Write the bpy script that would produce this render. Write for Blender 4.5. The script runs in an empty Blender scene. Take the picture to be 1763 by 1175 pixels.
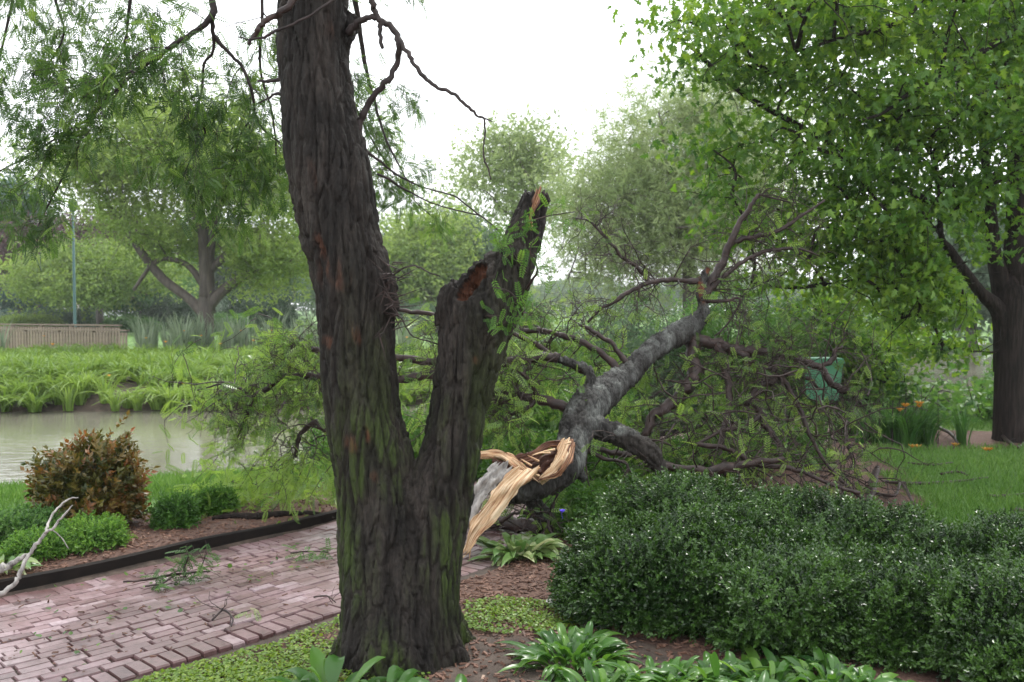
import bpy, math, random
import numpy as np
from mathutils import Vector

# ------------------------------------------------------------------ camera, world, sun, exposure
scene = bpy.context.scene
COL = scene.collection
rnd = random.Random(11)
rng = np.random.default_rng(11)
F = 1600.0
PITCH = math.atan(57.5 / F)
CAMZ = 1.6
cam_d = bpy.data.cameras.new('camera')
cam = bpy.data.objects.new('camera', cam_d)
COL.objects.link(cam)
cam.location = (0, 0, CAMZ)
cam.rotation_euler = (math.radians(90) - PITCH, 0, 0)
cam_d.sensor_width = 36.0
cam_d.lens = 36.0 * F / 1763.0
cam_d.clip_start = 0.05
cam_d.clip_end = 2000
cam_d.dof.use_dof = True
cam_d.dof.focus_distance = 4.7
cam_d.dof.aperture_fstop = 4.0
scene.camera = cam

scene.view_settings.view_transform = 'Standard'
scene.view_settings.look = 'None'
scene.view_settings.gamma = 1.0
scene.view_settings.exposure = 1.0

SUN_EL, SUN_AZ = math.radians(58), math.radians(25)
world = bpy.data.worlds.new('World')
scene.world = world
world.use_nodes = True
wn = world.node_tree
wn.nodes.clear()
wo = wn.nodes.new('ShaderNodeOutputWorld')
wb = wn.nodes.new('ShaderNodeBackground')
sky = wn.nodes.new('ShaderNodeTexSky')
sky.sky_type = 'NISHITA'
sky.sun_disc = False
sky.sun_elevation = SUN_EL
sky.sun_rotation = SUN_AZ
sky.dust_density = 4.0
# overcast: the sky texture seen through a thick, slightly uneven layer of cloud
tc = wn.nodes.new('ShaderNodeTexCoord')
cn = wn.nodes.new('ShaderNodeTexNoise')
cn.inputs['Scale'].default_value = 2.2
cn.inputs['Detail'].default_value = 4
cr = wn.nodes.new('ShaderNodeMapRange')
cr.inputs['From Min'].default_value = 0.3
cr.inputs['From Max'].default_value = 0.7
cr.inputs['To Min'].default_value = 12.0
cr.inputs['To Max'].default_value = 15.5
cv = wn.nodes.new('ShaderNodeVectorMath'); cv.operation = 'SCALE'
cv.inputs[0].default_value = (0.95, 0.975, 1.0)
mx = wn.nodes.new('ShaderNodeMix'); mx.data_type = 'RGBA'
mx.inputs[0].default_value = 0.9
wn.links.new(tc.outputs['Generated'], cn.inputs['Vector'])
wn.links.new(cn.outputs['Fac'], cr.inputs['Value'])
wn.links.new(cr.outputs['Result'], cv.inputs['Scale'])
wn.links.new(sky.outputs[0], mx.inputs[6])
wn.links.new(cv.outputs[0], mx.inputs[7])
wn.links.new(mx.outputs[2], wb.inputs['Color'])
wb.inputs['Strength'].default_value = 0.098
wn.links.new(wb.outputs[0], wo.inputs['Surface'])

sd = bpy.data.lights.new('sun', 'SUN')
sd.energy = 1.5
sd.angle = math.radians(10)
sd.color = (1.0, 0.97, 0.92)
so = bpy.data.objects.new('sun', sd)
COL.objects.link(so)
so.rotation_euler = (math.radians(90) - SUN_EL, 0, math.radians(180) - SUN_AZ)

# ------------------------------------------------------------------ coordinates
def A(*a): return np.array(a, dtype=float)
FW = A(0, math.cos(PITCH), -math.sin(PITCH)); UP = A(0, math.sin(PITCH), math.cos(PITCH)); RT = A(1, 0, 0)
CAM = A(0, 0, CAMZ)
def P(px, py, d):
    return CAM + d * (FW + (px - 881.5) / F * RT + (587.5 - py) / F * UP)
def PP(px, py, d):
    px, py, d = [np.asarray(v, float)[:, None] for v in (px, py, d)]
    return CAM + d * (FW + (px - 881.5) / F * RT + (587.5 - py) / F * UP)
def G(px, py, z=0.0):
    v = FW + (px - 881.5) / F * RT + (587.5 - py) / F * UP
    return CAM + v * ((z - CAMZ) / v[2])

# ------------------------------------------------------------------ noise
def _h(ix, iy, iz, seed):
    with np.errstate(over='ignore'):
        h = (ix.astype(np.uint32) * np.uint32(374761393) + iy.astype(np.uint32) * np.uint32(668265263)
             + iz.astype(np.uint32) * np.uint32(2147483647 - 1013904223) + np.uint32((seed * 974711 + 77) & 0xffffffff))
        h = (h ^ (h >> np.uint32(13))) * np.uint32(1274126177)
        h = h ^ (h >> np.uint32(16)); h = h * np.uint32(2246822519); h = h ^ (h >> np.uint32(15))
    return h.astype(np.float64) / 4294967295.0 * 2 - 1
def noise(p, seed=0):
    p = np.asarray(p, float)
    i = np.floor(p).astype(np.int64); f = p - i
    u = f * f * f * (f * (f * 6 - 15) + 10)
    r = 0
    for dx in (0, 1):
        for dy in (0, 1):
            for dz in (0, 1):
                w = (u[:, 0] if dx else 1 - u[:, 0]) * (u[:, 1] if dy else 1 - u[:, 1]) * (u[:, 2] if dz else 1 - u[:, 2])
                r = r + w * _h(i[:, 0] + dx, i[:, 1] + dy, i[:, 2] + dz, seed)
    return r
def fbm(p, o=3, seed=0):
    r, a = 0, 1.0
    p = np.asarray(p, float)
    for k in range(o):
        r = r + a * noise(p * 2 ** k + 17.3 * k, seed + k); a *= 0.5
    return r
def n2(x, y, s=1.0, o=3, seed=0):
    x = np.atleast_1d(np.asarray(x, float)); y = np.atleast_1d(np.asarray(y, float))
    return fbm(np.stack([x * s, y * s, x * 0 + 0.37], 1), o, seed)
def sstep(a, b, x):
    t = np.clip((x - a) / (b - a), 0, 1); return t * t * (3 - 2 * t)

# ------------------------------------------------------------------ mesh helpers
def mesh(name, V, polys, mat=None, parent=None, smooth=False, attrs=None, cattrs=None, uv=None):
    me = bpy.data.meshes.new(name)
    V = np.asarray(V, np.float32)
    polys = [np.asarray(p, np.int32) for p in polys if len(p)]
    loops = np.concatenate([p.ravel() for p in polys])
    tot = np.concatenate([np.full(len(p), p.shape[1], np.int32) for p in polys])
    st = np.concatenate([[0], np.cumsum(tot)[:-1]]).astype(np.int32)
    me.vertices.add(len(V)); me.vertices.foreach_set('co', V.ravel())
    me.loops.add(len(loops)); me.loops.foreach_set('vertex_index', loops)
    me.polygons.add(len(st)); me.polygons.foreach_set('loop_start', st)
    try: me.polygons.foreach_set('loop_total', tot)
    except Exception: pass
    me.polygons.foreach_set('use_smooth', np.full(len(st), smooth, bool))
    me.update(calc_edges=True)
    for k, v in (attrs or {}).items():
        a = me.attributes.new(k, 'FLOAT', 'POINT'); a.data.foreach_set('value', np.asarray(v, np.float32))
    for k, v in (cattrs or {}).items():
        a = me.attributes.new(k, 'FLOAT_COLOR', 'POINT')
        v = np.asarray(v, np.float32)
        if v.shape[1] == 3: v = np.concatenate([v, np.ones((len(v), 1), np.float32)], 1)
        a.data.foreach_set('color', v.ravel())
    if uv is not None:
        u = me.uv_layers.new(name='UVMap'); u.data.foreach_set('uv', np.asarray(uv, np.float32)[loops].ravel())
    o = bpy.data.objects.new(name, me)
    COL.objects.link(o)
    if mat: me.materials.append(mat)
    if parent:
        o.parent = parent
        o.location = -parent.location if parent.parent is None else (0, 0, 0)
    return o
def tag(o, label=None, cat=None, group=None, kind=None):
    if label: o['label'] = label
    if cat: o['category'] = cat
    if group: o['group'] = group
    if kind: o['kind'] = kind
    return o
def thing(name, label, cat, loc, group=None):
    o = bpy.data.objects.new(name, None); COL.objects.link(o)
    o.location = tuple(float(c) for c in loc); o.empty_display_size = 0.2
    return tag(o, label, cat, group)
def unit(v): return v / (np.linalg.norm(v, axis=-1, keepdims=True) + 1e-9)
def basis(d, n):
    a = unit(d); n = unit(n - (n * a).sum(-1, keepdims=True) * a); b = np.cross(a, n)
    return np.stack([b, a, n], -1)          # columns x, y(length), z(normal)

class Acc:
    """collects geometry with one tint value per vertex"""
    def __init__(s): s.V = []; s.F = {}; s.T = []; s.n = 0
    def add(s, V, faces, tint=0.5):
        V = np.asarray(V, float)
        for f in faces:
            f = np.asarray(f, np.int64)
            if len(f): s.F.setdefault(f.shape[1], []).append(f + s.n)
        s.V.append(V); s.T.append(np.broadcast_to(np.asarray(tint, float), (len(V),)).copy()); s.n += len(V)
    def inst(s, tmpl, pos, R, sc, tint):
        TV, TF = tmpl
        pos = np.asarray(pos, float); n = len(pos)
        if n == 0: return
        sc = np.asarray(sc, float)
        if sc.ndim == 0: sc = np.full(n, float(sc))
        L = TV[None] * (sc[:, None, None] if sc.ndim == 1 else sc[:, None, :])
        V = np.einsum('nij,nkj->nki', R, L) + pos[:, None, :]
        k = len(TV); off = (np.arange(n) * k)[:, None, None]
        faces = [(np.asarray(f)[None] + off).reshape(-1, np.asarray(f).shape[1]) for f in TF]
        s.add(V.reshape(-1, 3), faces, np.repeat(np.broadcast_to(tint, (n,)), k))
    def build(s, name, mat, parent=None, smooth=False):
        if s.n == 0: return None
        return mesh(name, np.concatenate(s.V), [np.concatenate(f) for f in s.F.values()], mat, parent, smooth,
                    attrs={'tint': np.concatenate(s.T)})
    def box(s, c, size, rz=0.0, tint=0.5, rx=0.0):
        x, y, z = [v / 2 for v in size]
        V = A([-x, -y, -z], [x, -y, -z], [x, y, -z], [-x, y, -z], [-x, -y, z], [x, -y, z], [x, y, z], [-x, y, z])
        ca, sa = math.cos(rx), math.sin(rx)
        V = V @ A([1, 0, 0], [0, ca, -sa], [0, sa, ca]).T
        ca, sa = math.cos(rz), math.sin(rz)
        V = V @ A([ca, -sa, 0], [sa, ca, 0], [0, 0, 1]).T + np.asarray(c, float)
        s.add(V, [[[0, 3, 2, 1], [4, 5, 6, 7], [0, 1, 5, 4], [1, 2, 6, 5], [2, 3, 7, 6], [3, 0, 4, 7]]], tint)
    def tube(s, pts, rad, sides=7, tint=0.5, cap=True):
        pts = np.asarray(pts, float); rad = np.broadcast_to(np.asarray(rad, float), (len(pts),))
        T = unit(np.gradient(pts, axis=0))
        ref = A(0.13, 0.21, 0.97) if abs(T[0][2]) < 0.9 else A(1, 0.1, 0)
        N = []
        n = unit(ref - (ref @ T[0]) * T[0])
        for t in T:
            n = unit(n - (n @ t) * t); N.append(n)
        N = np.array(N); B = np.cross(T, N)
        a = np.linspace(0, 2 * math.pi, sides, endpoint=False)
        V = pts[:, None] + rad[:, None, None] * (np.cos(a)[None, :, None] * N[:, None] + np.sin(a)[None, :, None] * B[:, None])
        m = len(pts)
        i = np.arange(m - 1)[:, None] * sides; j = np.arange(sides)[None]; k = (j + 1) % sides
        q = np.stack([i + j, i + k, i + sides + k, i + sides + j], -1).reshape(-1, 4)
        Vf = V.reshape(-1, 3); fs = [q]
        if cap:
            e = np.arange(sides)
            c0, c1 = len(Vf), len(Vf) + 1
            Vf = np.concatenate([Vf, pts[:1], pts[-1:]])
            fs.append(np.concatenate([np.stack([np.full(sides, c0), (e + 1) % sides, e], 1),
                                      np.stack([np.full(sides, c1), (m - 1) * sides + e, (m - 1) * sides + (e + 1) % sides], 1)]))
        s.add(Vf, fs, tint)

def catmull(pts, n=6):
    p = np.asarray(pts, float)
    if len(p) < 3:
        t = np.linspace(0, 1, n + 1)[:, None]; return p[0] * (1 - t) + p[-1] * t
    q = np.concatenate([[2 * p[0] - p[1]], p, [2 * p[-1] - p[-2]]]); out = []
    for i in range(1, len(q) - 2):
        for t in np.linspace(0, 1, n, endpoint=False):
            a, b, c, d = q[i - 1], q[i], q[i + 1], q[i + 2]
            out.append(0.5 * (2 * b + (c - a) * t + (2 * a - 5 * b + 4 * c - d) * t * t + (3 * b - a - 3 * c + d) * t ** 3))
    out.append(p[-1]); return np.array(out)
def trace(pts, n=4, gnarl=0.16):
    """pts: (px, py, depth, radius_px) of the axis of a branch, turned into places in the world"""
    w = np.array([list(P(a, b, d)) + [r / F * d] for a, b, d, r in pts])
    c = catmull(w, n)
    j = rng.normal(size=(len(c), 3)) * (c[:, 3:4] * gnarl); j[0] = j[-1] = 0
    return c[:, :3] + j, np.maximum(c[:, 3] * .88 * (1 + rng.normal(size=len(c)) * 0.07), 0.0012)

def crooked(start, d, length, segs=6, wob=0.35, droop=0.0):
    pts = [np.asarray(start, float)]; d = unit(np.asarray(d, float))
    for k in range(segs):
        d = unit(d + rng.normal(size=3) * wob + A(0, 0, -droop))
        pts.append(pts[-1] + d * length / segs)
    return np.array(pts)
def twigs(acc, path, r0, n, length, levels=2, droop=0.1, wob=0.35, up=0.2, t0=0.15, anchors=None, sides=5, fwd=0.45, leafy=6):
    """side shoots along a path, recursively; anchors collects (pos, dir) for leaves"""
    m = len(path)
    for i in range(n):
        t = t0 + (1 - t0) * rng.random()
        k = min(int(t * (m - 1)), m - 2)
        f = t * (m - 1) - k
        s = path[k] * (1 - f) + path[k + 1] * f
        tan = unit(path[k + 1] - path[k])
        side = unit(np.cross(tan, rng.normal(size=3)))
        L = length * (0.5 + 0.8 * rng.random()) * (1.15 - 0.5 * t)
        pt = crooked(s, tan * fwd + side + A(0, 0, up), L, 6, wob, droop)
        rr = r0 * (1 - 0.5 * t)
        acc.tube(pt, np.linspace(rr, max(rr * 0.3, 0.0012), len(pt)), sides, 0.4 + 0.3 * rng.random(), cap=False)
        if levels > 1:
            twigs(acc, pt, rr * 0.55, max(2, int(n * 0.6)), length * 0.5, levels - 1, droop, wob, up, 0.2, anchors, 4, fwd, leafy)
        if anchors is not None and levels <= 2:
            for q in range(leafy):
                k2 = rng.integers(1, len(pt))
                anchors.append((pt[k2] * 0.8 + pt[k2 - 1] * 0.2, unit(pt[k2] - pt[k2 - 1])))

# ------------------------------------------------------------------ leaf templates (length along +y, face along +z)
def t_simple(w=0.24, fold=0.1):
    return (A([0, 0, 0], [w, .42, fold], [0, 1, -.06], [-w, .42, fold]), [[[0, 1, 2], [0, 2, 3]]])
def t_quad(w=0.24):
    return (A([0, 0, 0], [w, .42, .05], [0, 1, -.06], [-w, .42, .05]), [[[0, 1, 2, 3]]])
def t_pinnate(n=8, ll=.2, lw=.042):
    V, Q = [], []
    V += [[-.008, 0, 0], [.008, 0, 0], [.004, 1, -.13], [-.004, 1, -.13]]; Q.append([0, 1, 2, 3])
    for k in range(n):
        y = .14 + .86 * k / (n - 1); z = -.13 * y * y
        for s in (-1, 1):
            a = math.radians(62 - 22 * k / n); L = ll * (0.75 + .5 * math.sin(math.pi * (k + 1) / (n + 1)))
            dx, dy = s * math.sin(a), math.cos(a); b = len(V)
            V += [[0, y, z], [dx * L * .45 - dy * s * lw, y + dy * L * .45 + s * dx * lw, z + .012],
                  [dx * L, y + dy * L, z - .05], [dx * L * .45 + dy * s * lw, y + dy * L * .45 - s * dx * lw, z + .012]]
            Q.append([b, b + 1, b + 2, b + 3])
    return (np.array(V, float), [Q])
def t_lobed():
    h = [(0, 0), (.14, .04), (.34, .08), (.17, .24), (.46, .52), (.16, .48), (.18, .74), (0, 1)]
    V = [[x, y, .22 * x - .1 * y * y] for x, y in h] + [[-x, y, .22 * x - .1 * y * y] for x, y in h[1:-1]]
    return (np.array(V, float), [[[0, 1, 2, 3, 4, 5, 6, 7]], [[0, 7, 13, 12, 11, 10, 9, 8]]])
def t_spray(n=8, ll=.55, w=.2, seed=1, droop=.25, thick=.5):
    r = np.random.default_rng(seed); acc = Acc()
    pos = r.normal(size=(n, 3)) * A(.45, .45, .45 * thick); d = r.normal(size=(n, 3)) + A(0, 0, -droop)
    nn = r.normal(size=(n, 3)) * .6 + A(0, 0, 1)
    acc.inst(t_quad(w), pos, basis(d, nn), ll * (0.7 + .6 * r.random(n)), .5)
    return (np.concatenate(acc.V), [acc.F[4][0]])
def t_sprig(n=11, ll=.26, w=.3, seed=3):
    r = np.random.default_rng(seed); acc = Acc()
    t = np.linspace(.1, 1, n); ph = np.arange(n) * 2.4
    pos = np.stack([t * 0, t, -.1 * t * t], 1)
    d = np.stack([np.cos(ph), .7 + t * .8, np.sin(ph)], 1)
    nn = np.stack([-np.cos(ph) * .5, np.full(n, 1.0), -np.sin(ph) * .5], 1) + A(0, 0, .6)
    acc.inst(t_quad(w), pos, basis(d, nn), ll * (.8 + .4 * r.random(n)), .5)
    acc.add(A([-.008, 0, 0], [.008, 0, 0], [.004, 1, -.1], [-.004, 1, -.1]), [[[0, 1, 2, 3]]])
    return (np.concatenate(acc.V), [np.concatenate(acc.F[4])])
def t_strap(bend=1.0, w=.022, segs=6):
    V, Q = [], []
    for k in range(segs + 1):
        t = k / segs; y = .5 * t * bend * (t + .35); z = t * (1 - .42 * bend * t * t)
        ww = w * (1 - t ** 2.2) + .001
        V += [[-ww, y, z + .004], [0, y, z - .004], [ww, y, z + .004]]
    for k in range(segs):
        b = 3 * k; Q += [[b, b + 1, b + 4, b + 3], [b + 1, b + 2, b + 5, b + 4]]
    return (np.array(V, float), [Q])
def t_broad(w=.17, bend=1.0, segs=7, pet=.3, ruffle=.0, seed=0):
    V, Q = [], []
    r = random.Random(seed)
    for k in range(segs + 1):
        t = k / segs; y = t * (.55 + .25 * bend * t); z = .75 * t * (1.35 - .75 * bend * t * t) * .8
        b = max(0, (t - pet) / (1 - pet)); ww = .012 + w * (math.sin(math.pi * b ** .8) ** .8 if b > 0 else 0)
        if k == segs: ww = .002
        tw = r.uniform(-1, 1) * ruffle
        V += [[-ww, y, z + ww * (.45 + tw)], [-ww * .5, y, z + ww * .05], [0, y, z - ww * .1], [ww * .5, y, z + ww * .05], [ww, y, z + ww * (.45 - tw)]]
    for k in range(segs):
        for j in range(4):
            b = 5 * k + j; Q.append([b, b + 1, b + 6, b + 5])
    return (np.array(V, float), [Q])
T_PIN, T_PIN2 = t_pinnate(9), t_pinnate(7, .24, .05)
T_LOB, T_SIM = t_lobed(), t_simple()
T_SPRIG = [t_sprig(seed=s) for s in (3, 4)]
T_GRASS = (A([-.035, 0, 0], [.035, 0, 0], [.02, .12, .6], [0, .38, 1]), [[[0, 1, 2], [0, 2, 3]]])

# ------------------------------------------------------------------ materials
def newmat(name):
    m = bpy.data.materials.new(name); m.use_nodes = True; m.node_tree.nodes.clear()
    return m, m.node_tree.nodes, m.node_tree.links
def ramp(N, stops):
    r = N.new('ShaderNodeValToRGB'); e = r.color_ramp.elements
    while len(e) < len(stops): e.new(0.5)
    for el, (p, c) in zip(e, stops): el.position = p; el.color = (*c, 1)
    return r
def leaf_mat(name, stops, trans=0.35, rough=0.35, spec=0.5, tcol=1.35):
    m, N, L = newmat(name)
    o = N.new('ShaderNodeOutputMaterial'); at = N.new('ShaderNodeAttribute'); at.attribute_name = 'tint'
    r = ramp(N, stops); L.new(at.outputs['Fac'], r.inputs[0])
    p = N.new('ShaderNodeBsdfPrincipled'); p.inputs['Roughness'].default_value = rough
    p.inputs['Specular IOR Level'].default_value = spec
    t = N.new('ShaderNodeBsdfTranslucent'); hs = N.new('ShaderNodeHueSaturation')
    hs.inputs['Hue'].default_value = 0.485; hs.inputs['Saturation'].default_value = 1.1; hs.inputs['Value'].default_value = tcol
    mxs = N.new('ShaderNodeMixShader'); mxs.inputs[0].default_value = trans
    L.new(r.outputs[0], p.inputs['Base Color']); L.new(r.outputs[0], hs.inputs['Color']); L.new(hs.outputs[0], t.inputs['Color'])
    L.new(p.outputs[0], mxs.inputs[1]); L.new(t.outputs[0], mxs.inputs[2]); L.new(mxs.outputs[0], o.inputs[0])
    return m
def noise_mat(name, stops, scale=(8, 8, 8), detail=6, rough=(0.6, 0.9), bump=0.4, bdist=0.01, tintmix=None, spec=0.4, nrough=0.6):
    m, N, L = newmat(name)
    o = N.new('ShaderNodeOutputMaterial'); p = N.new('ShaderNodeBsdfPrincipled')
    tcn = N.new('ShaderNodeTexCoord'); mp = N.new('ShaderNodeMapping'); mp.inputs['Scale'].default_value = scale
    n = N.new('ShaderNodeTexNoise'); n.inputs['Scale'].default_value = 1; n.inputs['Detail'].default_value = detail
    n.inputs['Roughness'].default_value = nrough
    L.new(tcn.outputs['Object'], mp.inputs[0]); L.new(mp.outputs[0], n.inputs['Vector'])
    r = ramp(N, stops); L.new(n.outputs['Fac'], r.inputs[0]); src = r.outputs[0]
    if tintmix:
        at = N.new('ShaderNodeAttribute'); at.attribute_name = 'tint'; r2 = ramp(N, tintmix); L.new(at.outputs['Fac'], r2.inputs[0])
        mxn = N.new('ShaderNodeMix'); mxn.data_type = 'RGBA'; mxn.inputs[0].default_value = 0.5
        L.new(src, mxn.inputs[6]); L.new(r2.outputs[0], mxn.inputs[7]); src = mxn.outputs[2]
    L.new(src, p.inputs['Base Color'])
    mr = N.new('ShaderNodeMapRange'); mr.inputs['To Min'].default_value = rough[0]; mr.inputs['To Max'].default_value = rough[1]
    L.new(n.outputs['Fac'], mr.inputs['Value']); L.new(mr.outputs[0], p.inputs['Roughness'])
    p.inputs['Specular IOR Level'].default_value = spec
    b = N.new('ShaderNodeBump'); b.inputs['Strength'].default_value = bump; b.inputs['Distance'].default_value = bdist
    L.new(n.outputs['Fac'], b.inputs['Height']); L.new(b.outputs[0], p.inputs['Normal'])
    L.new(p.outputs[0], o.inputs[0])
    return m

M = {}
M['locust'] = leaf_mat('wet locust leaves', [(0, (.03, .075, .018)), (.5, (.085, .175, .034)), (1, (.22, .34, .075))], .5, .3, .6)
M['locust_far'] = leaf_mat('yellow green leaves', [(0, (.1, .17, .04)), (.5, (.18, .27, .065)), (1, (.27, .36, .1))], .5, .45, .4)
M['maple'] = leaf_mat('maple leaves', [(0, (.035, .095, .018)), (.5, (.09, .19, .03)), (1, (.2, .32, .05))], .5, .42, .35)
M['willow'] = leaf_mat('pale willow leaves', [(0, (.14, .2, .08)), (.5, (.23, .3, .13)), (1, (.34, .41, .2))], .5, .5, .3)
M['grey_green'] = leaf_mat('grey green leaves', [(0, (.07, .12, .07)), (.5, (.1, .16, .09)), (1, (.15, .21, .12))], .35, .5, .3)
M['blue_green'] = leaf_mat('blue green needles', [(0, (.05, .1, .09)), (.5, (.08, .14, .12)), (1, (.12, .19, .16))], .2, .5, .3)
M['purple'] = leaf_mat('purple leaves', [(0, (.05, .03, .035)), (.5, (.085, .05, .05)), (1, (.13, .08, .07))], .3, .5, .3)
M['dark_green'] = leaf_mat('dark evergreen leaves', [(0, (.015, .04, .015)), (.5, (.03, .065, .025)), (1, (.05, .1, .035))], .2, .4, .4)
M['under'] = leaf_mat('understory leaves', [(0, (.035, .1, .025)), (.5, (.075, .175, .04)), (1, (.14, .26, .06))], .4, .4, .4)
M['box'] = leaf_mat('boxwood leaves', [(0, (.006, .018, .004)), (.5, (.015, .042, .008)), (1, (.055, .12, .022))], .25, .3, .4)
M['bronze'] = leaf_mat('bronze leaves', [(0, (.03, .045, .01)), (.45, (.095, .09, .018)), (.75, (.14, .095, .022)), (1, (.22, .1, .035))], .3, .35, .5)
M['spirea'] = leaf_mat('spirea leaves', [(0, (.04, .11, .02)), (.5, (.08, .19, .03)), (1, (.16, .3, .05))], .4, .45, .35)
M['cover'] = leaf_mat('yellow green ground cover', [(0, (.06, .13, .02)), (.5, (.13, .22, .03)), (1, (.25, .34, .05))], .35, .4, .4)
M['hosta'] = leaf_mat('glossy broad leaves', [(0, (.025, .08, .018)), (.5, (.065, .165, .028)), (1, (.15, .29, .05))], .4, .3, .5)
M['varieg'] = leaf_mat('cream edged hosta leaves', [(0, (.08, .17, .05)), (.45, (.14, .24, .07)), (.75, (.3, .36, .16)), (1, (.5, .52, .3))], .3, .3, .5)
M['lily'] = leaf_mat('daylily leaves', [(0, (.09, .17, .035)), (.5, (.15, .25, .05)), (1, (.24, .35, .09))], .4, .4, .4)
M['reed'] = leaf_mat('grey green reeds', [(0, (.1, .15, .09)), (.5, (.16, .21, .13)), (1, (.25, .3, .2))], .35, .5, .4)
M['orange'] = leaf_mat('orange petals', [(0, (.45, .2, .04)), (1, (.6, .36, .09))], .4, .5, .3)
M['purple_petal'] = leaf_mat('purple petals', [(0, (.12, .07, .5)), (1, (.2, .12, .7))], .3, .5, .3)
M['grass'] = leaf_mat('lawn grass', [(0, (.05, .12, .025)), (.5, (.09, .19, .035)), (1, (.15, .26, .06))], .3, .45, .35)
M['twig'] = noise_mat('wet brown twigs', [(.3, (.014, .009, .008)), (.6, (.04, .024, .021)), (.8, (.075, .048, .042))], (20, 20, 20), 3, (.4, .6), .3, .004, spec=.3)
M['twig_dark'] = noise_mat('dark twigs', [(.3, (.02, .016, .016)), (.7, (.05, .038, .036))], (20, 20, 20), 3, (.5, .7), .3, .004, spec=.2)
M['bark_far'] = noise_mat('grey brown bark', [(.3, (.05, .042, .036)), (.7, (.12, .1, .085))], (10, 10, 2), 4, (.6, .9), .6, .02)
M['bark_dark'] = noise_mat('dark ridged bark', [(.3, (.006, .005, .0045)), (.5, (.02, .015, .013)), (.75, (.045, .034, .03))], (34, 34, 3.2), 6, (.7, .95), 1.0, .03, spec=.15)
M['grey_stick'] = noise_mat('grey bark stick', [(.3, (.09, .08, .075)), (.55, (.3, .28, .26)), (.8, (.5, .47, .44))], (30, 30, 12), 4, (.4, .7), .4, .004)
M['soil_edge'] = noise_mat('black edging', [(.3, (.006, .005, .0045)), (.7, (.016, .012, .01))], (15, 15, 30), 4, (.6, .9), .4, .005, spec=.15)
M['chips'] = noise_mat('mulch chips', [(.3, (.06, .03, .022)), (.7, (.2, .11, .075))], (30, 30, 30), 3, (.5, .9), .3, .003,
                       tintmix=[(0, (.04, .022, .018)), (.5, (.15, .075, .05)), (.85, (.28, .16, .11)), (1, (.45, .33, .25))])
M['wood_grey'] = noise_mat('weathered boards', [(.3, (.13, .1, .075)), (.7, (.26, .21, .16))], (3, 3, 12), 4, (.6, .9), .3, .01,
                           tintmix=[(0, (.1, .075, .055)), (1, (.3, .24, .18))])
M['white_paint'] = noise_mat('white car paint', [(.3, (.75, .76, .78)), (.7, (.82, .83, .85))], (1, 1, 1), 2, (.2, .3), 0, .01, spec=.5)
M['glass'] = noise_mat('dark car glass', [(.3, (.02, .025, .03)), (.7, (.04, .045, .05))], (1, 1, 1), 2, (.05, .1), 0, .01, spec=.8)
M['tyre'] = noise_mat('tyre rubber', [(.3, (.015, .015, .015)), (.7, (.03, .03, .03))], (9, 9, 9), 2, (.7, .9), .1, .01)
M['teal'] = noise_mat('teal pole paint', [(.3, (.012, .055, .05)), (.7, (.02, .08, .072))], (3, 3, 3), 2, (.4, .6), .05, .01)
M['bin'] = noise_mat('green plastic', [(.3, (.04, .17, .09)), (.7, (.07, .22, .12))], (3, 3, 3), 3, (.35, .5), .05, .01)
M['stone'] = noise_mat('pale stone', [(.3, (.4, .39, .37)), (.7, (.6, .59, .56))], (5, 5, 5), 4, (.6, .8), .3, .02)
M['render_wall'] = noise_mat('pale wall', [(.3, (.5, .44, .36)), (.7, (.6, .54, .45))], (1, 1, 1), 4, (.7, .9), .1, .02)
M['roof'] = noise_mat('brown roof', [(.3, (.16, .1, .08)), (.7, (.24, .16, .12))], (3, 3, 3), 4, (.7, .9), .2, .02)
M['bench'] = noise_mat('orange brown boards', [(.3, (.4, .17, .07)), (.7, (.55, .26, .12))], (3, 3, 8), 3, (.5, .8), .2, .01)
M['road'] = noise_mat('pale park road', [(.3, (.13, .115, .11)), (.7, (.19, .17, .165))], (3, 3, 3), 5, (.5, .8), .2, .01)

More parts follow.
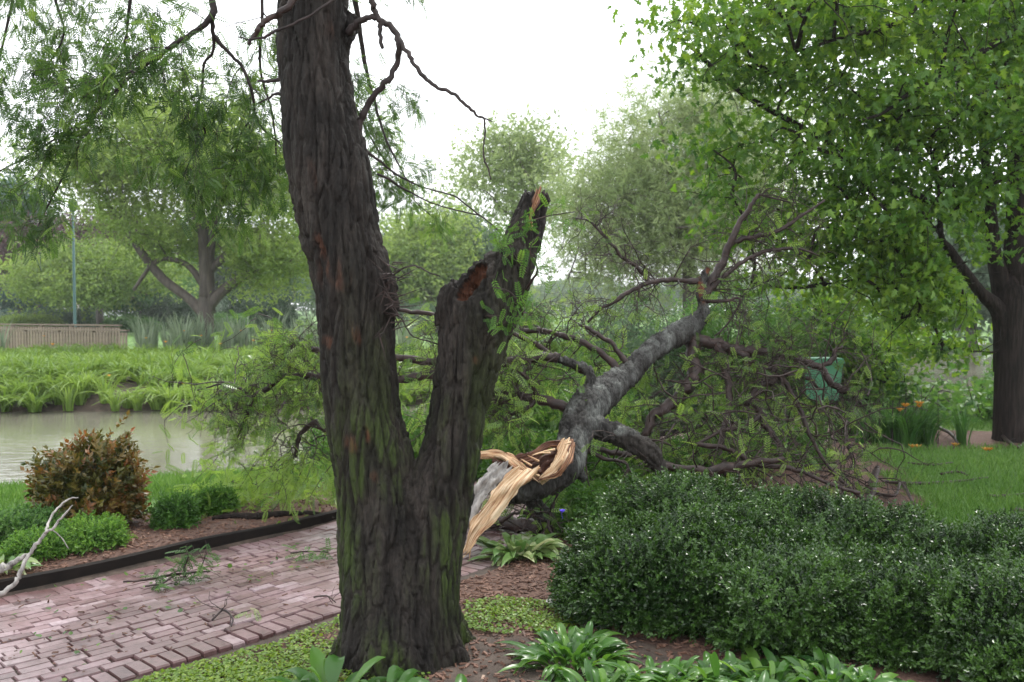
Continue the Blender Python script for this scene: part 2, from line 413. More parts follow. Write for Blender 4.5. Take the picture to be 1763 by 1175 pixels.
# trunk bark: several attributes painted per vertex (moss and orange inner bark grow in patches on the real trunk; the limb's mask darkens bark instead)
def bark_main(name, base, moss_or_shade, orange, rough=(.5, .8)):
    m, N, L = newmat(name)
    o = N.new('ShaderNodeOutputMaterial'); p = N.new('ShaderNodeBsdfPrincipled')
    tcn = N.new('ShaderNodeTexCoord'); mp = N.new('ShaderNodeMapping'); mp.inputs['Scale'].default_value = (95, 95, 18)
    n = N.new('ShaderNodeTexNoise'); n.inputs['Scale'].default_value = 1; n.inputs['Detail'].default_value = 8; n.inputs['Roughness'].default_value = .7
    L.new(tcn.outputs['Object'], mp.inputs[0]); L.new(mp.outputs[0], n.inputs['Vector'])
    mp2 = N.new('ShaderNodeMapping'); mp2.inputs['Scale'].default_value = (9, 9, 3)
    n_2 = N.new('ShaderNodeTexNoise'); n_2.inputs['Scale'].default_value = 1; n_2.inputs['Detail'].default_value = 5
    L.new(tcn.outputs['Object'], mp2.inputs[0]); L.new(mp2.outputs[0], n_2.inputs['Vector'])
    r = ramp(N, base); L.new(n_2.outputs['Fac'], r.inputs[0])
    r1 = ramp(N, [(.32, (.3, .3, .3)), (.68, (1.6, 1.6, 1.6))]); L.new(n.outputs['Fac'], r1.inputs[0])
    mul = N.new('ShaderNodeMix'); mul.data_type = 'RGBA'; mul.blend_type = 'MULTIPLY'; mul.inputs[0].default_value = 1
    L.new(r.outputs[0], mul.inputs[6]); L.new(r1.outputs[0], mul.inputs[7])
    src = mul.outputs[2]
    for att, colr in (('moss_or_shade', moss_or_shade), ('wound', orange)):
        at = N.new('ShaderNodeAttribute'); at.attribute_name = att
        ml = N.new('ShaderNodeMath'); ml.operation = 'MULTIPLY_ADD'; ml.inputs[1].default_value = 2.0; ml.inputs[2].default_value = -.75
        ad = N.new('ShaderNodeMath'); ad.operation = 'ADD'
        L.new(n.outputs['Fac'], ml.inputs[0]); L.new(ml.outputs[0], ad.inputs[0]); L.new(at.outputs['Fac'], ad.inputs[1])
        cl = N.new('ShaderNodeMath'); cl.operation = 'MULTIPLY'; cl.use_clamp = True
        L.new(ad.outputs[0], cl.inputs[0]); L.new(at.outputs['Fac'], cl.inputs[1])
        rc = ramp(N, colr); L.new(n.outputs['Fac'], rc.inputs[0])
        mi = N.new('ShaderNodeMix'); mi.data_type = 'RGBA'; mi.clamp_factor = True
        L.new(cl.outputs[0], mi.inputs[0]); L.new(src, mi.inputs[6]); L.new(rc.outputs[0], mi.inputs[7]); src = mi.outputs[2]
    L.new(src, p.inputs['Base Color']); p.inputs['Specular IOR Level'].default_value = .22
    mr = N.new('ShaderNodeMapRange'); mr.inputs['To Min'].default_value = rough[0]; mr.inputs['To Max'].default_value = rough[1]
    L.new(n.outputs['Fac'], mr.inputs['Value']); L.new(mr.outputs[0], p.inputs['Roughness'])
    b = N.new('ShaderNodeBump'); b.inputs['Strength'].default_value = 1.0; b.inputs['Distance'].default_value = .014
    L.new(n.outputs['Fac'], b.inputs['Height']); L.new(b.outputs[0], p.inputs['Normal'])
    L.new(p.outputs[0], o.inputs[0]); return m
M['trunk'] = bark_main('wet locust bark', [(.3, (.009, .0075, .0068)), (.5, (.02, .0163, .014)), (.7, (.044, .036, .031))],
                       [(.3, (.018, .028, .007)), (.7, (.05, .075, .015))], [(.3, (.045, .018, .011)), (.7, (.14, .055, .028))])
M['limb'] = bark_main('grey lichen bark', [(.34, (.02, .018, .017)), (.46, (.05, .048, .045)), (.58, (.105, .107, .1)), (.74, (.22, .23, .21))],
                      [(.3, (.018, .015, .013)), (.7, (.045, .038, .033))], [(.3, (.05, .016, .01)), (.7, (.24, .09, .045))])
def wood_mat(name):
    m, N, L = newmat(name)
    o = N.new('ShaderNodeOutputMaterial'); p = N.new('ShaderNodeBsdfPrincipled')
    uvn = N.new('ShaderNodeUVMap'); mp = N.new('ShaderNodeMapping'); mp.inputs['Scale'].default_value = (6, .8, 1)
    n = N.new('ShaderNodeTexNoise'); n.inputs['Scale'].default_value = 2.2; n.inputs['Detail'].default_value = 6; n.inputs['Roughness'].default_value = .65
    L.new(uvn.outputs[0], mp.inputs[0]); L.new(mp.outputs[0], n.inputs['Vector'])
    r = ramp(N, [(.34, (.08, .028, .014)), (.44, (.28, .12, .05)), (.53, (.56, .35, .19)), (.64, (.74, .58, .39))])
    at = N.new('ShaderNodeAttribute'); at.attribute_name = 'tint'
    sm = N.new('ShaderNodeMath'); sm.operation = 'MULTIPLY_ADD'; sm.inputs[1].default_value = .5; sm.inputs[2].default_value = -.25
    ad = N.new('ShaderNodeMath'); ad.operation = 'ADD'
    L.new(at.outputs['Fac'], sm.inputs[0]); L.new(sm.outputs[0], ad.inputs[0]); L.new(n.outputs['Fac'], ad.inputs[1])
    L.new(ad.outputs[0], r.inputs[0]); L.new(r.outputs[0], p.inputs['Base Color'])
    p.inputs['Roughness'].default_value = .55
    b = N.new('ShaderNodeBump'); b.inputs['Strength'].default_value = .9; b.inputs['Distance'].default_value = .012
    L.new(n.outputs['Fac'], b.inputs['Height']); L.new(b.outputs[0], p.inputs['Normal']); L.new(p.outputs[0], o.inputs[0])
    return m
M['torn'] = wood_mat('torn fresh wood')
M['splinter'] = noise_mat('splinters of fresh wood', [(.3, (.3, .13, .05)), (.6, (.65, .44, .24))], (8, 8, 8), 3, (.5, .7), .2, .003, tintmix=[(0, (.2, .07, .03)), (1, (.8, .62, .4))])

# ------------------------------------------------------------------ ground
WATER = -0.45
def near_shore(x): return np.interp(x, [-40, -6, -3, 0, 3, 6, 8, 40], [9.0, 10.4, 11.4, 13.3, 15.8, 18, 19, 20])
def far_shore(x): return np.interp(x, [-40, -10, -4, 0, 3, 6, 9, 11, 13, 15, 60], [17.6, 18.3, 19, 20.5, 23, 25, 27, 30, 36, 43, 45])
CL = catmull([(-5.2, 2.1, 0), (-4.3, 2.8, 0), (-3.3, 3.6, 0), (-2.45, 4.35, 0), (-1.87, 4.95, 0), (-1.36, 5.58, 0), (-.85, 6.15, 0), (-.42, 6.8, 0),
              (.1, 7.7, 0), (.9, 9.1, 0), (2, 10.5, 0), (3.2, 11.6, 0), (4.2, 13.2, 0), (4.6, 15, 0)], 10)
PW = 0.80
def path_sd(x, y):
    """signed distance across the brick path centre line (positive = left / far side)"""
    x = np.atleast_1d(np.asarray(x, float)); y = np.atleast_1d(np.asarray(y, float))
    best = np.full(x.shape, 1e9); sg = np.zeros(x.shape)
    for a, b in zip(CL[:-1], CL[1:]):
        d = b[:2] - a[:2]; L2 = d @ d
        t = np.clip(((x - a[0]) * d[0] + (y - a[1]) * d[1]) / L2, 0, 1)
        qx, qy = a[0] + t * d[0], a[1] + t * d[1]
        r = np.hypot(x - qx, y - qy); s = np.sign(d[0] * (y - a[1]) - d[1] * (x - a[0]))
        m = r < best; best = np.where(m, r, best); sg = np.where(m, s, sg)
    return best * np.where(sg == 0, 1, sg)
def height(x, y, sd=None):
    x = np.atleast_1d(np.asarray(x, float)); y = np.atleast_1d(np.asarray(y, float))
    wob = n2(x, y, .5, 2, 5) * .35
    sn = y - near_shore(x) + wob; sf = far_shore(x) + wob - y; s = np.minimum(sn, sf)
    base = -0.25 * sstep(28, 42, y) * sstep(6, 12, x)
    hn = -.45 * np.clip((sn + 3.6) / 3.6, 0, 1) - .5 * sstep(0, 1.6, sn)
    hf = base + (-0.9 - base) * sstep(-1.3, 1.3, sf)
    h = np.maximum(hn, -2) * 0 + np.where(sf < .6, np.maximum(hf, hn), hn)
    near = (np.hypot(x, y) < 30)
    h = h + near * n2(x, y, 1.1, 3, 3) * .022 * (1 - sstep(-1, .5, s))
    if sd is None: sd = path_sd(x, y)
    inside = 1 - sstep(PW + .02, PW + .12, np.abs(sd))
    h = h * (1 - inside) + (-0.019) * inside
    h = h + sstep(PW + .04, PW + .14, sd) * (y < 12) * .07 * (1 - sstep(1.5, 3.5, sd))
    return h
def hz(x, y): return float(height(x, y)[0])

def axis(fine0, fine1, step, far0, far1, g=1.09):
    c = list(np.arange(fine0, fine1, step)); d = step; v = c[-1]
    while v < far1: d *= g; v += d; c.append(v)
    d = step; v = c[0]; pre = []
    while v > far0: d *= g; v -= d; pre.append(v)
    return np.array(pre[::-1] + c)
gx = axis(-4.5, 4.5, .055, -420, 420, 1.07); gy = axis(2.5, 9.5, .055, -12, 520, 1.05)
X, Y = np.meshgrid(gx, gy); X = X.ravel(); Y = Y.ravel()
SD = path_sd(X, Y)
Z = height(X, Y, SD)
wob = n2(X, Y, 1.3, 3, 9) * .25
# masks: r = grass, g = mulch, b = bare dark soil
ns = near_shore(X)
right_lawn = sstep(0, .35, (X - 2.9 - .25 * (Y - 6)) + wob) * sstep(5.9, 6.4, Y + wob)
behind = sstep(9.5, 10.3, Y - .5 * np.maximum(X, -2) + wob) * 0
left_bank = sstep(1.5, 1.85, SD + wob * .8) * (Y < 12.5) * (X < 1)
near_ground = (Y < ns + .4)
grass = np.where(near_ground, np.maximum(right_lawn, left_bank), 1.0)
grass = np.where(near_ground & (Y < 4.3) & (X < -.4) & (SD < 0), .35, grass)
isl = (Y > far_shore(X) - 1) & (Y < far_shore(X) + 9) & (X < 12)
grass = np.where(isl, .25, grass)
ring = np.hypot((X - 5.4) / 1.5, (Y - 11.3) / .75)
ring2 = np.hypot((X - 4.1) / 1.2, (Y - 11.6) / .9)
grass = grass * sstep(.9, 1.15, np.minimum(ring, ring2) + wob * .3)
inpath = np.abs(SD) < PW + .1
mulch = np.where(near_ground, 1 - grass, .2)
soil = np.where(inpath, 1, 0) * 1.0
soil = np.maximum(soil, 1 - sstep(.35, .75, np.hypot((X - .1) / 1.3, (Y - 4.05) / .8) + wob * .4))
soil = np.maximum(soil, isl * .9)
soil = np.maximum(soil, sstep(-.5, .1, np.minimum(Y - ns, far_shore(X) - Y)) * (X < 12))
nx, ny = len(gx), len(gy)
ii = (np.arange(ny - 1)[:, None] * nx + np.arange(nx - 1)[None]).ravel()
quads = np.stack([ii, ii + 1, ii + nx + 1, ii + nx], 1)
def ground_mat():
    m, N, L = newmat('ground')
    o = N.new('ShaderNodeOutputMaterial'); p = N.new('ShaderNodeBsdfPrincipled')
    g = N.new('ShaderNodeNewGeometry')
    def nz(s, d=6, r=.6):
        n = N.new('ShaderNodeTexNoise'); n.inputs['Scale'].default_value = s; n.inputs['Detail'].default_value = d; n.inputs['Roughness'].default_value = r
        L.new(g.outputs['Position'], n.inputs['Vector']); return n
    nb, nm, nf = nz(.6, 4), nz(9, 6), nz(45, 6, .7)
    rg = ramp(N, [(.3, (.05, .11, .025)), (.5, (.085, .17, .035)), (.7, (.14, .23, .055))]); L.new(nb.outputs['Fac'], rg.inputs[0])
    rm = ramp(N, [(.3, (.035, .02, .016)), (.5, (.1, .055, .042)), (.7, (.19, .115, .085))]); L.new(nf.outputs['Fac'], rm.inputs[0])
    rs = ramp(N, [(.3, (.035, .028, .023)), (.55, (.085, .062, .05)), (.75, (.14, .105, .085))]); L.new(nm.outputs['Fac'], rs.inputs[0])
    at = N.new('ShaderNodeAttribute'); at.attribute_name = 'mask'
    sp = N.new('ShaderNodeSeparateColor'); L.new(at.outputs['Color'], sp.inputs[0])
    def sharpen(x):
        a = N.new('ShaderNodeMath'); a.operation = 'ADD'; L.new(x, a.inputs[0])
        s = N.new('ShaderNodeMath'); s.operation = 'MULTIPLY_ADD'; s.inputs[1].default_value = .8; s.inputs[2].default_value = -.4
        L.new(nm.outputs['Fac'], s.inputs[0]); L.new(s.outputs[0], a.inputs[1])
        r = N.new('ShaderNodeMapRange'); r.inputs['From Min'].default_value = .35; r.inputs['From Max'].default_value = .65
        L.new(a.outputs[0], r.inputs['Value']); return r.outputs[0]
    m1 = N.new('ShaderNodeMix'); m1.data_type = 'RGBA'; L.new(sharpen(sp.outputs[0]), m1.inputs[0]); L.new(rm.outputs[0], m1.inputs[6]); L.new(rg.outputs[0], m1.inputs[7])
    m2 = N.new('ShaderNodeMix'); m2.data_type = 'RGBA'; L.new(sharpen(sp.outputs[2]), m2.inputs[0]); L.new(m1.outputs[2], m2.inputs[6]); L.new(rs.outputs[0], m2.inputs[7])
    L.new(m2.outputs[2], p.inputs['Base Color']); p.inputs['Roughness'].default_value = .8; p.inputs['Specular IOR Level'].default_value = .3
    b = N.new('ShaderNodeBump'); b.inputs['Strength'].default_value = .8; b.inputs['Distance'].default_value = .02
    L.new(nf.outputs['Fac'], b.inputs['Height']); L.new(b.outputs[0], p.inputs['Normal']); L.new(p.outputs[0], o.inputs[0]); return m
tag(mesh('ground', np.stack([X, Y, Z], 1), [quads], ground_mat(), smooth=True, cattrs={'mask': np.stack([grass, mulch, soil], 1)}), kind='structure')

def water_mat():
    m, N, L = newmat('pond water')
    o = N.new('ShaderNodeOutputMaterial'); p = N.new('ShaderNodeBsdfPrincipled')
    g = N.new('ShaderNodeNewGeometry'); mp = N.new('ShaderNodeMapping'); mp.inputs['Scale'].default_value = (1.2, 3.0, 1)
    n = N.new('ShaderNodeTexNoise'); n.inputs['Scale'].default_value = 2.4; n.inputs['Detail'].default_value = 4
    L.new(g.outputs['Position'], mp.inputs[0]); L.new(mp.outputs[0], n.inputs['Vector'])
    n3 = N.new('ShaderNodeTexNoise'); n3.inputs['Scale'].default_value = .25; L.new(g.outputs['Position'], n3.inputs['Vector'])
    r = ramp(N, [(.35, (.12, .116, .085)), (.65, (.17, .165, .125))]); L.new(n3.outputs['Fac'], r.inputs[0])
    L.new(r.outputs[0], p.inputs['Base Color']); p.inputs['Roughness'].default_value = .09; p.inputs['IOR'].default_value = 1.33
    b = N.new('ShaderNodeBump'); b.inputs['Strength'].default_value = .22; b.inputs['Distance'].default_value = .03
    L.new(n.outputs['Fac'], b.inputs['Height']); L.new(b.outputs[0], p.inputs['Normal']); L.new(p.outputs[0], o.inputs[0]); return m
M['water'] = water_mat()
wx = np.linspace(-60, 60, 40); wy = np.linspace(7, 50, 30)
WX, WY = np.meshgrid(wx, wy); k = (np.arange(29)[:, None] * 40 + np.arange(39)[None]).ravel()
tag(mesh('pond_water', np.stack([WX.ravel(), WY.ravel(), WX.ravel() * 0 + WATER], 1), [np.stack([k, k + 1, k + 41, k + 40], 1)], M['water']), kind='structure')
# far park road
rp = catmull([(8, 48.5, 0), (20, 46.9, 0), (34, 47.2, 0), (60, 50, 0), (110, 70, 0)], 8)
tn = unit(np.gradient(rp, axis=0)); nn = np.stack([-tn[:, 1], tn[:, 0], tn[:, 2] * 0], 1)
V = np.concatenate([rp + nn * 1.3, rp - nn * 1.3]); V[:, 2] = height(V[:, 0], V[:, 1]) + .02
k = np.arange(len(rp) - 1)
tag(mesh('park_road', V, [np.stack([k, k + len(rp), k + len(rp) + 1, k + 1], 1)], M['road']), kind='structure')

# ------------------------------------------------------------------ brick path
def brick_mat():
    m, N, L = newmat('weathered brick')
    o = N.new('ShaderNodeOutputMaterial'); p = N.new('ShaderNodeBsdfPrincipled'); g = N.new('ShaderNodeNewGeometry')
    at = N.new('ShaderNodeAttribute'); at.attribute_name = 'tint'
    r = ramp(N, [(0, (.095, .048, .048)), (.35, (.15, .085, .086)), (.7, (.2, .13, .135)), (1, (.27, .2, .21))]); L.new(at.outputs['Fac'], r.inputs[0])
    n = N.new('ShaderNodeTexNoise'); n.inputs['Scale'].default_value = 28; n.inputs['Detail'].default_value = 7; n.inputs['Roughness'].default_value = .7
    L.new(g.outputs['Position'], n.inputs['Vector'])
    n_2 = N.new('ShaderNodeTexNoise'); n_2.inputs['Scale'].default_value = 2.2; n_2.inputs['Detail'].default_value = 5; L.new(g.outputs['Position'], n_2.inputs['Vector'])
    r1 = ramp(N, [(.32, (.5, .42, .4)), (.5, (1, 1, 1)), (.72, (1.25, 1.25, 1.28))]); L.new(n.outputs['Fac'], r1.inputs[0])
    r2 = ramp(N, [(.35, (.55, .46, .42)), (.5, (.9, .88, .86)), (.62, (1.15, 1.15, 1.18))]); L.new(n_2.outputs['Fac'], r2.inputs[0])
    a = N.new('ShaderNodeMix'); a.data_type = 'RGBA'; a.blend_type = 'MULTIPLY'; a.inputs[0].default_value = .9; L.new(r.outputs[0], a.inputs[6]); L.new(r1.outputs[0], a.inputs[7])
    b2 = N.new('ShaderNodeMix'); b2.data_type = 'RGBA'; b2.blend_type = 'MULTIPLY'; b2.inputs[0].default_value = .9; L.new(a.outputs[2], b2.inputs[6]); L.new(r2.outputs[0], b2.inputs[7])
    L.new(b2.outputs[2], p.inputs['Base Color'])
    mr = N.new('ShaderNodeMapRange'); mr.inputs['To Min'].default_value = .2; mr.inputs['To Max'].default_value = .5; L.new(n_2.outputs['Fac'], mr.inputs['Value']); L.new(mr.outputs[0], p.inputs['Roughness'])
    p.inputs['Specular IOR Level'].default_value = .6
    b = N.new('ShaderNodeBump'); b.inputs['Strength'].default_value = .5; b.inputs['Distance'].default_value = .004
    L.new(n.outputs['Fac'], b.inputs['Height']); L.new(b.outputs[0], p.inputs['Normal']); L.new(p.outputs[0], o.inputs[0]); return m
def t_brick():
    V = []
    for hx, hy, z in ((.5, .5, -.05), (.5, .5, -.008), (.48, .455, 0)):
        V += [[-hx, -hy, z], [hx, -hy, z], [hx, hy, z], [-hx, hy, z]]
    Q = [[8, 9, 10, 11]]
    for b in (0, 4):
        for j in range(4): Q.append([b + j, b + (j + 1) % 4, b + 4 + (j + 1) % 4, b + 4 + j])
    return (np.array(V, float), [Q])
seg = np.hypot(*np.diff(CL[:, :2], axis=0).T); S = np.concatenate([[0], np.cumsum(seg)])
TAN = unit(np.gradient(CL[:, :2], axis=0))
bp, bs, br_ = [], [], []
def put(s, v, lx, ly, rot=0.0):
    c = A(np.interp(s, S, CL[:, 0]), np.interp(s, S, CL[:, 1])); t = unit(A(np.interp(s, S, TAN[:, 0]), np.interp(s, S, TAN[:, 1])))
    n = A(-t[1], t[0]); q = c + n * v
    bp.append([q[0], q[1], .0]); bs.append([lx, ly, 1]); br_.append(math.atan2(t[1], t[0]) + rot)
rows = 19; cw = 0.0684
v0 = -(rows - 1) * cw / 2
for r in range(rows):
    s = .14 * rng.random()
    curv_off = v0 + r * cw
    while s < S[-1]:
        c_k = .143
        put(s, curv_off, .137, .0632, rng.normal() * .014); s += c_k * (1 + 0)
for side in (-1, 1):
    s = 0
    while s < S[-1]:
        put(s, side * (rows * cw / 2 + .083), .064, .15, rng.normal() * .03); s += .07
bp = np.array(bp); bs = np.array(bs); br_ = np.array(br_)
low = n2(bp[:, 0], bp[:, 1], .9, 2, 31) * .012
bp[:, 2] = -.004 + low + rng.normal(size=len(bp)) * .0025
keep = rng.random(len(bp)) > .004
tx, ty = rng.normal(size=len(bp)) * .011, rng.normal(size=len(bp)) * .011
ca, sa = np.cos(br_), np.sin(br_)
R = np.zeros((len(bp), 3, 3)); R[:, 0, 0] = ca; R[:, 0, 1] = -sa; R[:, 1, 0] = sa; R[:, 1, 1] = ca; R[:, 2, 2] = 1
R[:, 2, 0] = tx; R[:, 2, 1] = ty
acc = Acc(); acc.inst(t_brick(), bp[keep], R[keep], (bs * (1 + rng.normal(size=(len(bs), 3)) * A(.012, .02, 0)))[keep], np.clip(rng.normal(size=len(bp)) * .26 + .55, 0, 1)[keep])
tag(acc.build('brick_path', brick_mat()), kind='structure')

# black edging along the left of the path
sm = np.linspace(.2, S[-1] * .78, 90)
ex = np.interp(sm, S, CL[:, 0]); ey = np.interp(sm, S, CL[:, 1])
et = unit(np.stack([np.interp(sm, S, TAN[:, 0]), np.interp(sm, S, TAN[:, 1])], 1)); en = np.stack([-et[:, 1], et[:, 0]], 1)
prof = [(PW + .065, -.1), (PW + .06, .065), (PW + .075, .072), (PW + .1, .07), (PW + .105, -.1)]
V = []
wv = n2(ex, ey, 1.5, 2, 4) * .008
for k in range(len(sm)):
    for v, z in prof: V.append([ex[k] + en[k, 0] * v, ey[k] + en[k, 1] * v, z + (wv[k] if z > 0 else 0)])
Q = [[5 * k + j, 5 * k + j + 1, 5 * k + j + 6, 5 * k + j + 5] for k in range(len(sm) - 1) for j in range(4)]
tag(mesh('garden_edging', V, [Q], M['soil_edge']), 'long black garden edging strip between the brick path and the mulch bed', 'edging')

# ------------------------------------------------------------------ standing split tree
def remeshed(tubes, voxel):
    a = Acc()
    for pts, rad, sides in tubes: a.tube(pts, rad, sides)
    tmp = a.build('tmp_volume', None)
    md = tmp.modifiers.new('r', 'REMESH'); md.mode = 'VOXEL'; md.voxel_size = voxel; md.use_smooth_shade = True
    sm_ = tmp.modifiers.new('s', 'SMOOTH'); sm_.factor = .5; sm_.iterations = 4
    dg = bpy.context.evaluated_depsgraph_get(); ev = tmp.evaluated_get(dg); me = ev.to_mesh()
    n = len(me.vertices); V = np.empty(n * 3); me.vertices.foreach_get('co', V); V = V.reshape(-1, 3)
    Nn = np.empty(n * 3); me.vertices.foreach_get('normal', Nn); Nn = Nn.reshape(-1, 3)
    lt = np.empty(len(me.polygons), int); me.polygons.foreach_get('loop_total', lt)
    lv = np.empty(len(me.loops), int); me.loops.foreach_get('vertex_index', lv)
    st = np.concatenate([[0], np.cumsum(lt)[:-1]])
    pol = [lv[(st[lt == k])[:, None] + np.arange(k)[None]] for k in np.unique(lt)]
    ev.to_mesh_clear(); mdat = tmp.data
    bpy.data.objects.remove(tmp); bpy.data.meshes.remove(mdat)
    return V, Nn, pol
def project(V):
    q = V - CAM; d = q @ FW
    return 881.5 + F * (q @ RT) / d, 587.5 - F * (q @ UP) / d, d
def voro(p, seed):
    i = np.floor(p).astype(np.int64); f = p - i; n = len(p)
    f1 = np.full(n, 9.0); f2 = np.full(n, 9.0); idv = np.zeros(n); dx = np.zeros(n)
    for a in (-1, 0, 1):
        for b in (-1, 0, 1):
            for c in (-1, 0, 1):
                j = i + np.array([a, b, c]); h = [(_h(j[:, 0], j[:, 1], j[:, 2], seed + k) * .5 + .5) for k in range(3)]
                v = np.stack([a + h[0], b + h[1], c + h[2]], 1) - f; d = np.sqrt((v ** 2).sum(1))
                m = d < f1; f2 = np.where(m, f1, np.minimum(f2, d)); idv = np.where(m, _h(j[:, 0], j[:, 1], j[:, 2], seed + 9), idv); dx = np.where(m, v[:, 0] - v[:, 2] * .7, dx); f1 = np.where(m, d, f1)
    return f1, f2, idv, dx
def bark_disp(V, deep=.014, k=1.0):
    w = np.stack([noise(V * A(7, 7, 3) + 9, 1), noise(V * A(7, 7, 3) + 40, 2), noise(V * A(7, 7, 3) + 70, 3)], 1)
    U = V + w * A(.014, .014, .05)
    f1, f2, idv, dx = voro(U * A(25, 25, 3.3) * k, 3)
    crack = 1 - sstep(0, .2, f2 - f1)
    g1, g2, id2, dx2 = voro(U * A(48, 48, 13) * k, 23)
    cr2 = 1 - sstep(0, .3, g2 - g1)
    fur = np.exp(-((noise(U * A(13, 13, .9) * k, 4) + .25 * noise(U * A(24, 24, 4), 14)) / .1) ** 2)
    c = np.clip(crack + fur, 0, 1)
    return deep * (-.8 * crack - 1.3 * fur + .45 * idv + .45 * dx * np.sign(idv) - .3 * cr2 + .22 * id2 + .1 * noise(V * A(90, 90, 40), 8)), c, idv

D0 = 4.3
def chain(pts, n=5, sides=22):
    w = np.array([list(P(a, b, d)) + [r / F * d] for a, b, d, r in pts]); c = catmull(w, n); return (c[:, :3], c[:, 3], sides)
left_stem = chain([(553, -820, 4.5, 50), (545, -500, 4.4, 55), (538, -200, 4.3, 60), (540, -40, 4.3, 62), (540, 100, D0, 61), (550, 200, D0, 66), (567, 300, D0, 72), (586, 400, D0, 68),
                   (606, 480, D0, 68), (614, 560, D0, 67), (620, 650, D0, 67), (626, 720, D0, 66), (641, 790, D0, 70), (655, 880, D0, 76),
                   (668, 1000, 4.27, 83), (672, 1080, 4.22, 86), (672, 1150, 4.17, 90), (668, 1220, 4.15, 94)])
right_stem = chain([(925, 338, 4.3, 25), (914, 370, 4.3, 29), (900, 410, 4.3, 33), (885, 445, 4.3, 40), (858, 490, 4.3, 56), (832, 530, 4.3, 64), (816, 580, D0, 61),
                    (803, 640, D0, 55), (789, 700, D0, 50), (780, 760, D0, 51), (766, 820, D0, 56), (742, 900, D0, 64), (716, 1000, D0, 79),
                    (708, 1080, D0, 87), (714, 1150, D0, 90), (716, 1200, D0, 96)])
tubes = [left_stem, right_stem,
         chain([(605, 20, 4.3, 20), (590, 40, 4.3, 30), (570, 80, 4.3, 30)], 4, 14),          # branch collar
         chain([(800, 500, 4.27, 30), (778, 525, 4.27, 30), (775, 560, 4.3, 28)], 4, 14),     # swollen lip of the hollow
         chain([(838, 452, 4.3, 13), (815, 480, 4.27, 22), (800, 520, 4.27, 30)], 4, 14),
         chain([(665, 470, 4.25, 16), (668, 520, 4.25, 22), (660, 560, 4.25, 18)], 4, 12)]    # thorny burl
for an, L_, r_ in ((-.3, .22, .06), (.5, .3, .08), (1.4, .3, .08), (2.4, .3, .08), (3.4, .26, .06), (4.3, .2, .06), (5.2, .22, .07)):
    c0 = P(690, 1060, D0); g0 = A(c0[0] + math.cos(an) * .2, c0[1] + math.sin(an) * .2, .16)
    g1 = A(c0[0] + math.cos(an) * (.2 + L_ * .35), c0[1] + math.sin(an) * (.2 + L_ * .35), .02)
    g2 = A(c0[0] + math.cos(an) * (.2 + L_ * .75), c0[1] + math.sin(an) * (.2 + L_ * .75), -.1)
    tubes.append((catmull([g0 + A(0, 0, .25) * .7 - A(math.cos(an), math.sin(an), 0) * .04, g0, g1, g2], 5), np.interp(np.linspace(0, 1, 16), [0, .5, 1], [r_ * 1.1, r_, r_ * .4]), 12))
V, Nn, pol = remeshed(tubes, .0068)
px, py, dd = project(V)
disp, c1, n3 = bark_disp(V, .014)
V2 = V + Nn * disp[:, None]
# hollow on the right stem: push the surface in along a slanted ellipse on its upper left
front = (dd < 4.36) | (py < 560)
ax = unit(A(835 - 786, 455 - 516)); ox, oy = px - 811, py - 484
u_ = (ox * ax[0] + oy * ax[1]) / 40; v_ = (-ox * ax[1] + oy * ax[0]) / 13.5
hol = np.clip(1 - (u_ ** 2 + v_ ** 2), 0, 1) * (px > 740) * (dd < 4.4)
V2 = V2 + (hol ** .5)[:, None] * A(.02, .09, -.035) * (1 + .5 * noise(V * 45, 66))[:, None]
wound = (hol > .05) * .85
# patches of orange inner bark, as on the photographed trunk
def patch(cx, cy, rx, ry, s=1.0):
    return s * np.clip(1.25 - ((px - cx - .25 * (py - cy)) / rx) ** 2 - ((py - cy) / ry) ** 2, 0, 1)
stripe = .5 + .9 * noise(V * A(30, 30, 5), 21)
org = patch(582, 470, 22, 34) + patch(548, 425, 10, 26, .7) + patch(612, 572, 11, 26, .8) + patch(545, 470, 8, 40, .6) + patch(562, 590, 9, 14, .6) \
    + patch(628, 745, 9, 20, .8) + patch(603, 765, 14, 20, .6) + patch(645, 822, 10, 12, .5) + patch(538, 300, 8, 30, .5) + patch(820, 622, 8, 9, .6) + patch(560, 30, 14, 40, .5)
wound = wound + org * np.clip(stripe, 0, 1) * (dd < 4.3)
# snapped top of the right stem: fresh wood in the jagged crown
topm = (px > 880) & (py < 352) & (px < 965)
V2[:, 2] += np.where(topm, (noise(V * A(60, 60, 5), 33) * .028 + .004) * sstep(352, 330, py), 0)
mossn = fbm(V * A(7, 7, 1.6), 3, 41)
mossv = np.clip(.62 + mossn * .9, 0, 1) * sstep(480, 860, py) * np.clip(1 - .9 * c1, 0, 1)
mossv = np.maximum(mossv, .5 * np.clip(mossn + .2, 0, 1) * sstep(300, 700, py))
tree = thing('split_tree', 'large dark wet foreground tree forking low into one tall stem and one snapped stem', 'tree', P(690, 1125, D0) * A(1, 1, 0))
mesh('trunk', V2, pol, M['trunk'], tree, True, attrs={'moss_or_shade': mossv, 'wound': wound})

